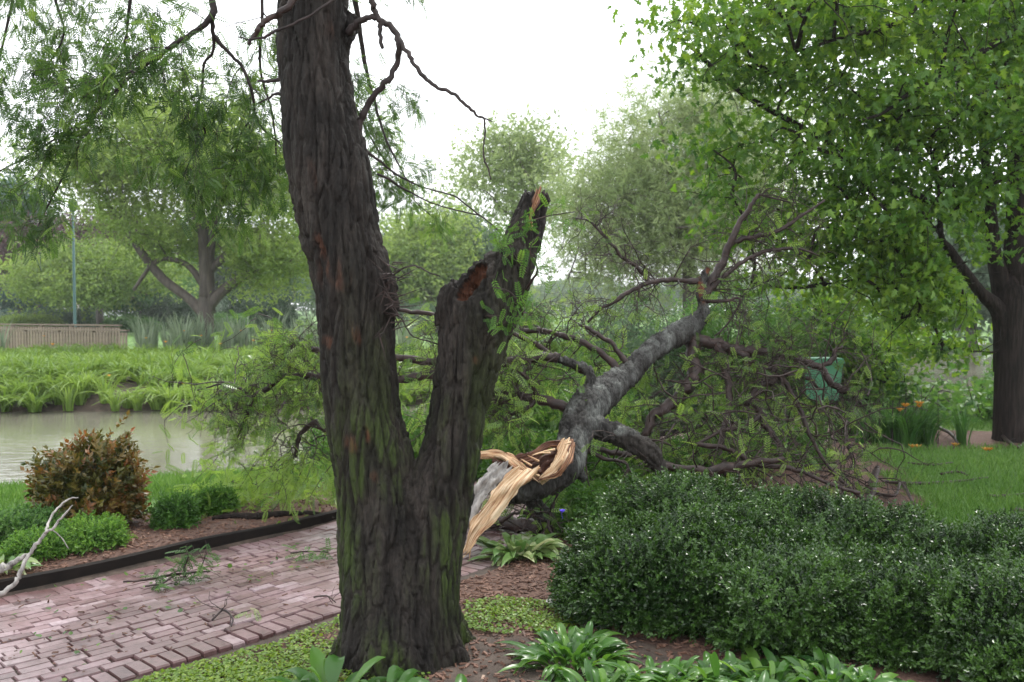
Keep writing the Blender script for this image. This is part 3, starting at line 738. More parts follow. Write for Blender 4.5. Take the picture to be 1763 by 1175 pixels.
def plank(name, Lp, Rp, parent, thick=.03, nv=8, nu=15, rough=.008, tint=.5, mat=None, cup=0.0):
    """a torn sheet of wood between two edges, each a list of (px, py, depth)"""
    L_ = catmull([P(*q) for q in Lp], nv); R_ = catmull([P(*q) for q in Rp], nv)
    m = 40
    tL = np.linspace(0, len(L_) - 1, m); tR = np.linspace(0, len(R_) - 1, m)
    Lc = np.stack([np.interp(tL, range(len(L_)), L_[:, k]) for k in range(3)], 1); Rc = np.stack([np.interp(tR, range(len(R_)), R_[:, k]) for k in range(3)], 1)
    u = np.linspace(0, 1, nu); gv = Lc[:, None] * (1 - u)[None, :, None] + Rc[:, None] * u[None, :, None]
    V0 = gv.reshape(-1, 3)
    tan = unit(np.gradient(gv, axis=0)).reshape(-1, 3); cr_ = unit(np.gradient(gv, axis=1)).reshape(-1, 3); nrm = unit(np.cross(cr_, tan))
    nrm = np.where((nrm @ FW)[:, None] > 0, -nrm, nrm)
    uu = np.tile(u, m); vv = np.repeat(np.linspace(0, 1, m), nu)
    Lv = np.linalg.norm(np.diff(Lc, axis=0), axis=1).sum()
    off = noise(np.stack([uu * 7, vv * Lv * 5, uu * 0 + thick * 99], 1), 51) * rough + noise(np.stack([uu * 3, vv * Lv * 14, uu * 0], 1), 52) * rough * .7 - cup * np.sin(np.pi * uu)
    off = off + (np.abs(noise(np.stack([uu * 16, vv * Lv * 2.2, uu * 0 + 3], 1), 54)) - .25) * rough * .5
    V0 = V0 + tan * (np.where(vv < .08, -1, 0) + np.where(vv > .92, 1, 0))[:, None] * (np.abs(noise(np.stack([uu * 11, vv * 0, uu * 0 + rough * 900], 1), 55)) * .09 * min(1, Lv * 2))[:, None]
    edge = (np.abs(uu - .5) > .49)
    jit = noise(np.stack([vv * Lv * 26, uu * 9, uu * 0], 1), 53)[:, None] * .018 * edge[:, None] * cr_
    Ft = V0 + nrm * off[:, None] + jit; Bk = Ft - nrm * (thick * (.35 + .65 * np.sin(np.pi * np.clip(uu, .08, .92))))[:, None]
    k = (np.arange(m - 1)[:, None] * nu + np.arange(nu - 1)[None]).ravel(); q = np.stack([k, k + 1, k + nu + 1, k + nu], 1)
    nV = len(Ft); side = []
    for i in range(m - 1):
        side += [[i * nu, (i + 1) * nu, (i + 1) * nu + nV, i * nu + nV], [i * nu + nu - 1, i * nu + nu - 1 + nV, (i + 1) * nu + nu - 1 + nV, (i + 1) * nu + nu - 1]]
    for j in range(nu - 1):
        side += [[j, j + nV, j + 1 + nV, j + 1], [(m - 1) * nu + j, (m - 1) * nu + j + 1, (m - 1) * nu + j + 1 + nV, (m - 1) * nu + j + nV]]
    uvv = np.stack([uu, vv * Lv * 3], 1)
    return mesh(name, np.concatenate([Ft, Bk]), [np.concatenate([q, q[:, ::-1] + nV, np.array(side)])], mat or M['torn'], parent, True,
                attrs={'tint': np.full(2 * nV, tint)}, uv=np.concatenate([uvv, uvv + A(.3, .1)]))
# fresh split in the broken top
plank('torn_wood', [(922, 330, 4.225), (917, 350, 4.215), (911, 375, 4.2), (910, 390, 4.21)], [(932, 328, 4.23), (926, 345, 4.215), (917, 368, 4.2), (918, 385, 4.21)], tree, .02, rough=.008, tint=.35)
sp = Acc()
for a_, b_, h_ in ((905, 340, 4), (915, 334, 5), (926, 331, 6), (936, 330, 5), (943, 334, 5)):
    sp.tube([P(a_, b_ + 14, 4.29), P(a_ + rng.normal() * 1.5, b_ + 2, 4.29), P(a_ + rng.normal() * 3, b_ - h_ * .6, 4.3)], [.016, .01, .001], 5, .5)
sp.build('splinters', M['bark_dark'], tree)

# branches of the standing tree
pin_anchor = []
def branch(parent, pts, mat='twig_dark', sides=8, tw=None, anchors=None, gn=.25, name='branch', label=None):
    pa, ra = trace(pts, 5, gn); a = Acc(); a.tube(pa, ra, sides, .5)
    if tw: twigs(a, pa, anchors=anchors, **tw)
    o = a.build(name, M[mat], parent, True)
    if label: o['label'] = label
    return pa
anch = []
UL = [
 ([(545, -420, 4.5, 14), (470, -300, 4.6, 12), (400, -150, 4.7, 10), (368, -20, 4.7, 7.5), (366, 25, 4.7, 7), (340, 52, 4.7, 5.5), (300, 77, 4.7, 5), (270, 100, 4.75, 4.6), (240, 118, 4.8, 4.2),
   (190, 165, 4.85, 3.6), (155, 205, 4.9, 3.1), (138, 240, 4.95, 2.8), (115, 290, 5.0, 2.2), (85, 350, 5.1, 1.8), (58, 405, 5.1, 1.2)], 9),
 ([(366, 25, 4.7, 5), (368, 60, 4.75, 4.6), (395, 92, 4.8, 3.6), (418, 118, 4.85, 3.3), (434, 160, 4.9, 3), (440, 200, 5.0, 2.6), (458, 228, 5.05, 2), (483, 246, 5.1, 1.4)], 6),
 ([(368, 60, 4.75, 3.6), (366, 90, 4.8, 3), (352, 110, 4.85, 2.6), (347, 160, 4.9, 2.4), (338, 195, 4.9, 2.3), (353, 228, 4.95, 2), (335, 260, 5, 1.8), (312, 312, 5.05, 1.2)], 6),
 ([(155, 205, 4.9, 2.2), (110, 230, 5.0, 2), (60, 262, 5.1, 1.8), (5, 292, 5.2, 1.3), (-40, 310, 5.2, 1)], 6),
 ([(240, 118, 4.8, 2.4), (190, 135, 4.9, 2), (140, 145, 5, 1.8), (90, 160, 5, 1.2)], 5),
 ([(440, 200, 5.0, 2), (415, 230, 5.1, 1.7), (400, 290, 5.2, 1.4), (380, 350, 5.2, 1)], 5),
 ([(470, -300, 4.6, 8), (450, -120, 5, 5), (452, 20, 5.1, 3.4), (448, 120, 5.2, 2.6), (470, 200, 5.25, 2), (478, 300, 5.3, 1.4)], 6),
 ([(400, -150, 4.7, 7), (280, -160, 4.9, 6), (235, -60, 5, 4), (222, 20, 5.1, 3), (215, 70, 5.2, 2), (195, 120, 5.2, 1.2)], 7),
 ([(280, -160, 4.9, 6), (120, -200, 5.2, 5), (40, -100, 5.3, 4), (20, 10, 5.4, 3), (-5, 110, 5.4, 1.8), (-30, 180, 5.4, 1)], 7),
 ([(280, -160, 4.9, 5), (150, -120, 5.1, 4), (95, -20, 5.2, 3), (110, 60, 5.3, 2.2), (70, 130, 5.4, 1.4)], 7),
 ([(545, -420, 4.5, 12), (560, -300, 5.2, 9), (600, -100, 5.9, 7), (620, 60, 6.3, 5), (640, 160, 6.5, 3.4), (665, 240, 6.5, 2.2), (700, 310, 6.5, 1.3)], 8),
 ([(600, -100, 5.9, 5), (570, 0, 6.2, 4), (600, 150, 6.6, 3), (640, 240, 6.8, 2), (700, 330, 6.9, 1.2), (740, 370, 6.9, 1)], 8),
]
for k, (pts, n_) in enumerate(UL):
    a_ = []
    pa = branch(tree, pts, 'twig_dark', 7, dict(r0=.0035, n=int(n_ * 1.8), length=.42, levels=2, droop=.16, wob=.28, up=-.1, t0=.3, leafy=4), a_, .15)
    anch += a_
# bare arching branch right of the stem
branch(tree, [(600, 55, 4.25, 9), (613, 44, 4.2, 7), (632, 31, 4.15, 6), (655, 34, 4.15, 6), (677, 52, 4.15, 6.2), (687, 78, 4.15, 6), (683, 112, 4.2, 5.5), (664, 143, 4.2, 6), (640, 170, 4.25, 6.5), (622, 205, 4.28, 7.5), (610, 235, 4.3, 8)], 'twig_dark', 9)
branch(tree, [(636, -60, 4.1, 6), (638, -10, 4.12, 6), (644, 18, 4.14, 6), (655, 38, 4.15, 5.5), (654, 60, 4.15, 3.8), (659, 84, 4.15, 3.6)], 'twig_dark', 8)
branch(tree, [(686, 66, 4.15, 5), (704, 96, 4.13, 4.6), (722, 122, 4.12, 4.4), (745, 145, 4.12, 3.8), (772, 158, 4.1, 3.7), (797, 176, 4.1, 3.4), (820, 198, 4.1, 2.7), (834, 204, 4.1, 2.2), (848, 210, 4.1, .9)], 'twig_dark', 8)
branch(tree, [(834, 203, 4.1, 2), (835, 232, 4.1, 1.9), (832, 255, 4.1, 1.6), (834, 275, 4.1, 2), (840, 290, 4.1, 1.6), (845, 310, 4.1, 1.6)], 'twig_dark', 7)
branch(tree, [(560, -80, 4.0, 9), (528, -25, 3.98, 8), (500, 8, 3.97, 7.5), (475, 28, 3.97, 6.5), (452, 40, 3.97, 5.5), (440, 58, 3.97, 5), (427, 77, 3.97, 3)], 'twig', 8)
branch(tree, [(640, -80, 4.0, 4), (590, -15, 3.97, 3.4), (545, 20, 3.95, 3), (505, 42, 3.95, 2.8), (478, 52, 3.95, 3), (460, 62, 3.96, 3), (430, 68, 3.96, 1.8), (410, 64, 3.97, 1.2)], 'twig_dark', 7)
branch(tree, [(500, 148, 4.3, 9), (480, 137, 4.3, 4), (462, 141, 4.3, 3.6), (443, 140, 4.3, 2)], 'twig_dark', 7)
branch(tree, [(500, 160, 4.3, 5), (475, 162, 4.3, 3), (462, 170, 4.35, 2.2), (445, 178, 4.4, 1.4)], 'twig_dark', 7)
sprA = []
branch(tree, [(620, 255, 4.3, 5), (650, 275, 4.5, 2.6), (690, 305, 4.6, 2.2), (735, 325, 4.65, 1.9), (780, 337, 4.7, 1.8), (822, 368, 4.6, 1.8), (850, 390, 4.5, 1.7), (880, 425, 4.35, 2)], 'twig_dark', 6,
       dict(r0=.0022, n=7, length=.22, levels=1, droop=.2, wob=.3, up=-.2, leafy=5), sprA)
branch(tree, [(650, 300, 4.35, 3), (740, 348, 4.6, 1.5), (785, 362, 4.65, 1.4), (825, 371, 4.6, 1.4)], 'twig_dark', 5)
branch(tree, [(670, 480, 4.25, 2.4), (695, 462, 4.2, 2), (715, 458, 4.2, 1.7), (740, 470, 4.2, 1.5), (758, 476, 4.2, 1)], 'twig_dark', 6)
branch(tree, [(665, 540, 4.2, 2.2), (688, 545, 4.15, 1.7), (700, 565, 4.15, 1.5), (712, 580, 4.15, 1.4), (740, 588, 4.2, 1.3), (758, 595, 4.28, 1.6)], 'twig_dark', 6)
# young shoots on the snapped stem
for pts in ([(905, 470, 4.2, 3), (885, 440, 4.08, 2), (875, 410, 4.05, 1.6), (905, 385, 4.03, 1.4), (945, 372, 4.02, 1.2), (990, 365, 4.0, .8)],
            [(905, 500, 4.2, 3), (925, 465, 4.1, 2), (912, 430, 4.05, 1.5), (930, 400, 4.05, 1)],
            [(880, 560, 4.2, 2.6), (900, 540, 4.05, 1.8), (880, 505, 4.02, 1.4), (850, 495, 4.0, 1)],
            [(835, 545, 4.15, 2), (860, 545, 4.02, 1.4), (890, 545, 4.0, 1.2), (910, 528, 4.0, .8)],
            [(890, 450, 4.2, 2), (860, 425, 4.1, 1.5), (850, 400, 4.1, 1)]):
    pa, ra = trace(pts, 5, .2); a = Acc(); a.tube(pa, ra, 6, .6); an2 = []
    twigs(a, pa, r0=.0016, n=4, length=.1, levels=1, droop=.1, anchors=an2, leafy=4)
    a.build('shoot', M['twig'], tree, True)
    for k in range(4, len(pa)): an2.append((pa[k], unit(pa[k] - pa[k - 1])))
    sprA += an2
# thorns
for k in range(46):
    th = Acc()
    c = P(668 + rng.normal() * 8, 515 + rng.normal() * 32, 4.12 + abs(rng.normal()) * .04)
    d = unit(A(rng.normal() * .9 + .7, -abs(rng.normal()) * .7, rng.normal() * .8)); L_ = .05 + .09 * rng.random()
    th.tube([c, c + d * L_ * .5, c + d * L_], [.0035, .0024, .0005], 5, .5)
    if k % 2:
        s_ = c + d * L_ * .45; d2 = unit(d + rng.normal(size=3) * .8); th.tube([s_, s_ + d2 * L_ * .4], [.002, .0004], 4)
    th.build('thorn', M['twig'], tree)

def leaf_set(name, anchors, tmpl, size, mat, parent, droop=.5, up=.7, per=1, spread=.02, tintm=.5, tints=.25, jitter=.9):
    if not anchors: return None
    p = np.repeat(np.array([q[0] for q in anchors]), per, 0); d = np.repeat(np.array([q[1] for q in anchors]), per, 0)
    n = len(p); p = p + rng.normal(size=(n, 3)) * spread
    dirs = d * .5 + rng.normal(size=(n, 3)) * jitter + A(0, 0, -droop); nr = rng.normal(size=(n, 3)) * .55 + A(0, 0, up)
    a = Acc(); cl = noise(p * 2.3, 61)
    a.inst(tmpl, p, basis(dirs, nr), size * (.65 + .7 * rng.random(n)), np.clip(tintm + cl * .25 + rng.normal(size=n) * tints, 0, 1))
    return a.build(name, M[mat], parent)
leaf_set('foliage', anch, T_PIN, .09, 'locust', tree, droop=.55, per=1, spread=.03, tintm=.33)
leaf_set('foliage', sprA, T_PIN2, .056, 'spirea', tree, droop=.25, per=1, tintm=.5)
# the crown above the frame: limbs and leaves that shade the trunk
cA = []; cr_acc = Acc()
top = P(553, -820, 4.5)
for k in range(6):
    an = k * 1.05 + .3; d = A(math.cos(an), math.sin(an), .55 + .3 * (k % 2)); pt = crooked(top - A(0, 0, .25 * (k % 4)), d, 2.6, 8, .16, .04)
    cr_acc.tube(pt, np.linspace(.06, .012, len(pt)), 7); twigs(cr_acc, pt, .01, 7, .9, 2, .12, .25, .1, .25, cA, 4, .5, 4)
cr_acc.build('branch', M['twig_dark'], tree, True)
leaf_set('foliage', [q for q in cA if project(q[0][None])[1][0] < -60], T_PIN2, .2, 'locust', tree, per=2, spread=.08)

# ------------------------------------------------------------------ fallen limb
limb = thing('fallen_limb', 'huge fallen limb with torn orange wood end and tangled branches behind the foreground trunk', 'fallen limb', G(905, 905))
main = chain([(868, 858, 6.25, 22), (900, 842, 6.25, 32), (940, 825, 6.3, 40), (972, 800, 6.4, 43), (985, 765, 6.5, 38), (998, 725, 6.65, 42), (1020, 692, 6.8, 45), (1050, 668, 7.0, 36), (1083, 643, 7.3, 29),
              (1112, 612, 7.5, 25), (1145, 588, 7.8, 27), (1180, 568, 8.0, 28), (1205, 548, 8.1, 20), (1212, 530, 8.1, 14)], 5, 20)
upst = chain([(1185, 580, 8.0, 16), (1205, 555, 8.05, 14), (1211, 530, 8.1, 11), (1205, 505, 8.1, 11), (1210, 480, 8.15, 11), (1218, 462, 8.2, 8)], 5, 12)
stub = chain([(1000, 725, 6.6, 24), (1040, 740, 6.6, 28), (1085, 758, 6.55, 27), (1118, 780, 6.5, 25), (1138, 812, 6.5, 16), (1148, 850, 6.5, 12), (1152, 900, 6.5, 10)], 5, 14)
knob = chain([(1020, 700, 6.8, 30), (1018, 665, 6.8, 18), (1012, 640, 6.8, 14), (992, 628, 6.8, 11), (962, 618, 6.85, 9)], 5, 12)
foot = chain([(985, 810, 6.45, 22), (1000, 820, 6.5, 14), (1010, 826, 6.5, 8)], 4, 10)
belly = chain([(900, 848, 6.35, 16), (930, 880, 6.5, 20), (945, 905, 6.5, 22)], 4, 12)
V, Nn, pol = remeshed([(a_, b_ * .76, c_) for a_, b_, c_ in (main, upst, stub, knob, foot, belly)], .0095)
px, py, dd = project(V)
disp, c1, n3 = bark_disp(V, .013, 1.1)
V2 = V + Nn * disp[:, None]
ax = unit(A(978 - 892, 768 - 808)); ox, oy = px - 935, py - 793
u_ = (ox * ax[0] + oy * ax[1]) / 54; v_ = (-ox * ax[1] + oy * ax[0]) / (21 + 9 * np.clip(u_, -1, 1))
facing = -(Nn @ FW)
hol = np.clip(1 - (u_ ** 2 + v_ ** 2), 0, 1) * (facing > -.2) * (dd < 6.55)
V2 = V2 + (hol ** .5)[:, None] * A(.02, .17, -.03) * (1 + .35 * noise(V * 22, 71))[:, None]
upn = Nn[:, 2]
dark = sstep(.1, -.6, upn) * .6 + .45 * np.clip(fbm(V * 6, 2, 77), 0, 1) + sstep(1045, 1075, px) * sstep(735, 760, py) * 1.2  # paints shade onto the underside; also bark bare of lichen, in patches and stub
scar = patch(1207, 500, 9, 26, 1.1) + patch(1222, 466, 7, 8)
mesh('trunk', V2, pol, M['limb'], limb, True, attrs={'moss_or_shade': np.clip(dark, 0, 1.3), 'wound': (hol > .03) * 1.4 + scar})
# torn planks of the break
plank('torn_wood', [(878, 812, 6.05), (852, 838, 6.0), (836, 866, 5.98), (816, 892, 5.96), (805, 915, 5.95), (800, 944, 5.95)],
      [(922, 812, 6.1), (904, 832, 6.02), (882, 862, 6.0), (858, 892, 5.97), (832, 918, 5.95), (808, 948, 5.95)], limb, .05, rough=.016, tint=.62)
plank('torn_wood', [(780, 778, 6.3), (828, 775, 6.28), (856, 774, 6.25), (880, 784, 6.2), (900, 796, 6.15), (915, 812, 6.1)],
      [(780, 795, 6.3), (828, 789, 6.24), (858, 788, 6.2), (876, 797, 6.15), (892, 812, 6.12), (912, 824, 6.08)], limb, .035, rough=.012, tint=.5)
plank('torn_wood', [(888, 786, 6.28), (915, 776, 6.27), (940, 760, 6.27), (965, 757, 6.3)], [(896, 800, 6.25), (925, 788, 6.24), (945, 774, 6.26), (958, 772, 6.3)], limb, .04, rough=.012, tint=.15)
plank('torn_wood', [(966, 760, 6.22), (955, 785, 6.18), (944, 805, 6.17), (930, 820, 6.17)], [(984, 764, 6.24), (976, 790, 6.16), (958, 812, 6.13), (940, 824, 6.13)], limb, .05, rough=.012, tint=.6)
plank('torn_wood', [(984, 765, 6.22), (974, 792, 6.14), (958, 813, 6.12), (938, 822, 6.12)], [(988, 772, 6.24), (980, 800, 6.14), (962, 822, 6.12), (940, 827, 6.12)], limb, .03, rough=.01, tint=.3)
plank('torn_wood', [(858, 790, 6.22), (885, 800, 6.2), (905, 808, 6.18), (930, 818, 6.2)], [(860, 800, 6.18), (880, 812, 6.15), (905, 822, 6.14), (930, 828, 6.16)], limb, .03, rough=.02, tint=.02)
plank('torn_wood', [(905, 798, 6.35), (930, 782, 6.38), (950, 776, 6.4)], [(915, 815, 6.3), (935, 812, 6.32), (950, 800, 6.34)], limb, .03, rough=.03, tint=-.05)
for k in range(18):
    c = P(rng.uniform(885, 985), 0, 6.2); q_ = rng.random(); bx_, by_ = [(885 + 95 * q_, 806 - 42 * q_), (900 + 75 * q_, 822 - 30 * q_), (806 + 70 * q_, 940 - 110 * q_)][k % 3]
    c = P(bx_ + rng.normal() * 3, by_ + rng.normal() * 3, 6.12 if k % 3 < 2 else 5.97); d_ = unit(A(-.8, -.25, -.1 + .35 * (k % 2)) + rng.normal(size=3) * .28) if k % 3 < 2 else unit(A(-.45, -.1, -.75) + rng.normal(size=3) * .2)
    a = Acc(); L_ = (.02 + .05 * rng.random()) if k % 3 < 2 else (.05 + .1 * rng.random()); a.tube([c - d_ * .03, c + d_ * L_ * .5, c + d_ * L_], [.008, .005, .0008], 4, .2 + .6 * rng.random()); o = a.build('splinter', M['splinter'], limb)
plank('torn_bark', [(846, 802, 6.1), (824, 825, 6.08), (800, 860, 6.06), (790, 910, 6.05)], [(878, 812, 6.1), (858, 835, 6.06), (832, 865, 6.03), (806, 905, 6.0)], limb, .03, rough=.02, mat=M['grey_stick'])

fa = []
LB = [
 [(962, 618, 6.85, 10), (930, 617, 6.85, 9), (895, 622, 6.85, 9), (850, 624, 6.85, 8), (770, 626, 6.9, 8), (700, 618, 6.9, 7.5), (620, 608, 6.95, 7), (560, 604, 7, 6.5), (530, 600, 7, 6), (508, 590, 7, 5), (486, 600, 7, 3)],
 [(1000, 708, 6.75, 15), (975, 702, 6.75, 11), (925, 686, 6.75, 10), (905, 684, 6.75, 9.5), (870, 680, 6.8, 8), (830, 672, 6.8, 9), (745, 648, 6.85, 9), (690, 652, 6.9, 8), (620, 652, 6.95, 8), (545, 648, 7, 7.5), (485, 651, 7, 7), (460, 668, 7, 6), (437, 688, 7, 5.5), (425, 715, 7.05, 4.5), (405, 760, 7.1, 2.5)],
 [(437, 688, 7, 4), (412, 668, 7.05, 2.8), (390, 660, 7.1, 2.2), (340, 672, 7.2, 1.4)],
 [(625, 760, 7, 6), (560, 740, 7, 6), (545, 728, 7, 5.5), (522, 742, 7.05, 5), (512, 765, 7.05, 5), (510, 788, 7.05, 3)],
 [(1065, 640, 7.2, 9), (1040, 612, 7.2, 7), (1005, 590, 7.2, 6.5), (960, 576, 7.2, 6), (905, 570, 7.25, 6), (865, 566, 7.3, 5), (800, 555, 7.3, 5), (740, 540, 7.3, 5), (690, 535, 7.3, 4), (650, 520, 7.4, 2.5)],
 [(1010, 640, 6.9, 7), (965, 622, 6.9, 5.5), (920, 592, 6.95, 5), (880, 572, 7, 4.5), (862, 556, 7, 3)],
 [(1085, 640, 7.3, 7), (1062, 600, 7.3, 5), (1035, 580, 7.35, 4.5), (1010, 565, 7.35, 4), (1000, 560, 7.35, 3)],
 [(925, 686, 6.75, 6), (905, 705, 6.7, 5), (885, 712, 6.7, 3.5), (868, 722, 6.7, 2.6)],
 [(925, 686, 6.75, 6), (915, 660, 6.7, 4), (895, 640, 6.7, 3), (855, 622, 6.7, 2.6)],
 [(1205, 485, 8.15, 8), (1175, 483, 8.1, 5), (1150, 482, 8.05, 5.5), (1118, 487, 8, 5), (1085, 502, 7.95, 4.6), (1060, 518, 7.9, 4.2), (1030, 535, 7.9, 3.6), (1012, 556, 7.9, 2.5)],
 [(1118, 487, 8, 4.6), (1100, 465, 8, 4), (1070, 440, 7.95, 3.6), (1045, 412, 7.95, 3.2), (1030, 395, 7.95, 2.8), (1012, 380, 7.95, 2), (985, 375, 7.9, 1)],
 [(1208, 520, 8.1, 10), (1222, 492, 8.15, 9), (1240, 462, 8.2, 8), (1257, 420, 8.2, 7), (1270, 388, 8.2, 6), (1290, 360, 8.2, 5), (1305, 335, 8.2, 3.5)],
 [(1257, 420, 8.2, 5.5), (1280, 412, 8.2, 5), (1315, 405, 8.2, 4.6), (1345, 395, 8.2, 4), (1380, 372, 8.2, 3.4), (1420, 345, 8.2, 2)],
 [(1218, 505, 8.15, 6), (1245, 478, 8.15, 4.5), (1280, 450, 8.15, 4.5), (1320, 432, 8.15, 4), (1370, 428, 8.15, 3), (1410, 440, 8.15, 1.8)],
 [(1305, 335, 8.2, 3), (1325, 340, 8.2, 2.4), (1370, 350, 8.2, 1.8)],
 [(1215, 520, 8.1, 5), (1250, 518, 8.1, 3.4), (1275, 515, 8.1, 2.6), (1255, 555, 8.1, 2), (1230, 580, 8.1, 2)],
 [(1190, 585, 8.0, 14), (1230, 592, 7.95, 11), (1262, 600, 7.9, 11), (1290, 606, 7.9, 10), (1325, 605, 7.85, 8), (1352, 612, 7.8, 8.5), (1385, 622, 7.8, 8), (1412, 634, 7.8, 7), (1432, 660, 7.8, 7), (1452, 673, 7.8, 6.5), (1476, 678, 7.8, 4)],
 [(1262, 600, 7.9, 10), (1288, 622, 7.85, 9.5), (1305, 634, 7.8, 9), (1335, 634, 7.8, 9), (1340, 645, 7.8, 8), (1322, 660, 7.75, 7.5), (1298, 672, 7.7, 7), (1285, 700, 7.65, 6)],
 [(1335, 634, 7.8, 6), (1362, 648, 7.8, 5), (1392, 652, 7.8, 4), (1408, 668, 7.8, 2.4)],
 [(1410, 632, 7.8, 5), (1432, 622, 7.8, 4.6), (1438, 604, 7.8, 4), (1450, 596, 7.8, 3)],
 [(1470, 678, 7.8, 4.5), (1470, 700, 7.8, 3.6), (1456, 716, 7.75, 3.4), (1458, 760, 7.7, 3), (1470, 800, 7.65, 2.4), (1480, 840, 7.6, 1.8)],
 [(1190, 590, 8, 16), (1195, 640, 7.8, 14), (1182, 668, 7.7, 13), (1165, 690, 7.6, 13), (1140, 705, 7.5, 11), (1122, 722, 7.45, 9), (1108, 752, 7.4, 7)],
 [(1240, 592, 7.95, 10), (1250, 640, 7.8, 8), (1255, 700, 7.6, 6), (1240, 760, 7.4, 5), (1250, 820, 7.2, 4)],
 [(1298, 688, 7.6, 10), (1312, 712, 7.5, 9), (1318, 732, 7.45, 7), (1340, 765, 7.4, 5), (1345, 800, 7.3, 3)],
 [(1312, 712, 7.5, 6), (1280, 735, 7.4, 4.6), (1245, 742, 7.3, 4), (1200, 765, 7.2, 3)],
 [(1340, 640, 7.8, 6), (1375, 700, 7.6, 5), (1400, 760, 7.4, 4), (1440, 820, 7.2, 3.4), (1490, 862, 7, 4), (1500, 870, 7, 3)],
 [(1200, 765, 7.0, 5), (1260, 775, 6.95, 5), (1300, 800, 6.9, 5), (1360, 805, 6.9, 5), (1420, 830, 6.85, 4), (1480, 850, 6.8, 4)],
 [(1110, 800, 6.9, 6), (1200, 810, 6.8, 9), (1255, 806, 6.8, 10), (1290, 800, 6.8, 7), (1350, 790, 6.8, 5)],
 [(990, 760, 6.6, 8), (1040, 790, 6.6, 4), (1080, 800, 6.6, 3), (1070, 850, 6.5, 2.4)],
 [(1010, 770, 6.7, 5), (1060, 780, 6.9, 6), (1110, 790, 7, 4), (1160, 800, 7, 3)],
 [(960, 850, 6.4, 4), (950, 880, 6.35, 3), (945, 905, 6.3, 3.2), (958, 935, 6.25, 2.6)],
 [(955, 905, 6.5, 12), (900, 905, 6.6, 14), (850, 900, 6.7, 13), (800, 895, 6.8, 10), (740, 890, 7, 7)],
 [(860, 900, 6.3, 5), (885, 885, 6.3, 3), (910, 885, 6.3, 3), (935, 895, 6.25, 2)],
]
for k, pts in enumerate(LB):
    long_ = len(pts)
    branch(limb, pts, 'twig', 8, dict(r0=.0075, n=long_ * 3 - 4, length=.55, levels=2, droop=.05, wob=.36, up=.05, t0=.12, leafy=2), fa, .2)
# tangle of thin broken twigs
cen = PP(rng.uniform(1130, 1500, 98), rng.uniform(610, 850, 98), rng.uniform(6.9, 8.6, 98))
for c in cen:
    tg = Acc()
    pt = crooked(c, rng.normal(size=3) * A(1, .6, .7) + A(.4, -.2, -.1), .5 + .6 * rng.random(), 8, .38, .03)
    pt[:, 2] = np.maximum(pt[:, 2], .02); tg.tube(pt, np.linspace(.008, .002, len(pt)), 5, .5, False); twigs(tg, pt, .003, 4, .25, 1, .02, .35, .1, .2, fa, 4, .4, 1)
    tg.build('broken_twig', M['twig'], limb, True)
fb = []; fb2 = []
for _ in range(46):     # leafy hanging shoots left of the trunk
    zz_ = rng.random(); c = P(rng.uniform(340, 590), rng.uniform(760, 880), rng.uniform(6.9, 8.0)) if zz_ < .6 else P(rng.uniform(250, 560), rng.uniform(540, 720), rng.uniform(7.2, 8.2))
    tg = Acc(); pt = crooked(c, A(rng.normal() * .7 - .2, rng.normal() * .4, -.25), .5, 7, .2, .22); pt[:, 2] = np.maximum(pt[:, 2], .04)
    tg.tube(pt, np.linspace(.004, .0015, len(pt)), 4, .5, False)
    for q in range(1, 8): fb += [(pt[q], unit(pt[q] - pt[q - 1]))] * (2 if zz_ < .6 else 1)
    tg.build('leafy_shoot', M['twig'], limb, True)
for _ in range(84):    # and through the tangle
    c = P(rng.uniform(690, 1340), rng.uniform(570, 850), rng.uniform(7.7, 9.6))
    tg = Acc(); pt = crooked(c, A(rng.normal(), rng.normal() * .5, -.1), .45, 6, .25, .12); pt[:, 2] = np.maximum(pt[:, 2], .04)
    tg.tube(pt, np.linspace(.004, .0015, len(pt)), 4, .5, False)
    for q in range(1, 7): fb2 += [(pt[q], unit(pt[q] - pt[q - 1]))] * 3
    tg.build('leafy_shoot', M['twig'], limb, True)
leaf_set('foliage', fb, T_PIN, .115, 'locust', limb, droop=.6, per=2, spread=.08, tintm=.92)
leaf_set('foliage', fb2, T_PIN2, .13, 'locust', limb, droop=.5, per=1, spread=.06, tintm=.7)
def few(q):
    a_, b_, d_ = project(q[0][None]); r0 = rng.random()
    if 1380 < a_[0] < 1455 and 600 < b_[0] < 700: return False
    return r0 < (.4 if a_[0] < 1000 else .26) * (1 if b_[0] > 520 else .25)
fa = [q for q in fa if few(q)]
leaf_set('foliage', fa, T_PIN2, .095, 'locust', limb, droop=.3, per=1, spread=.03, tintm=.7)

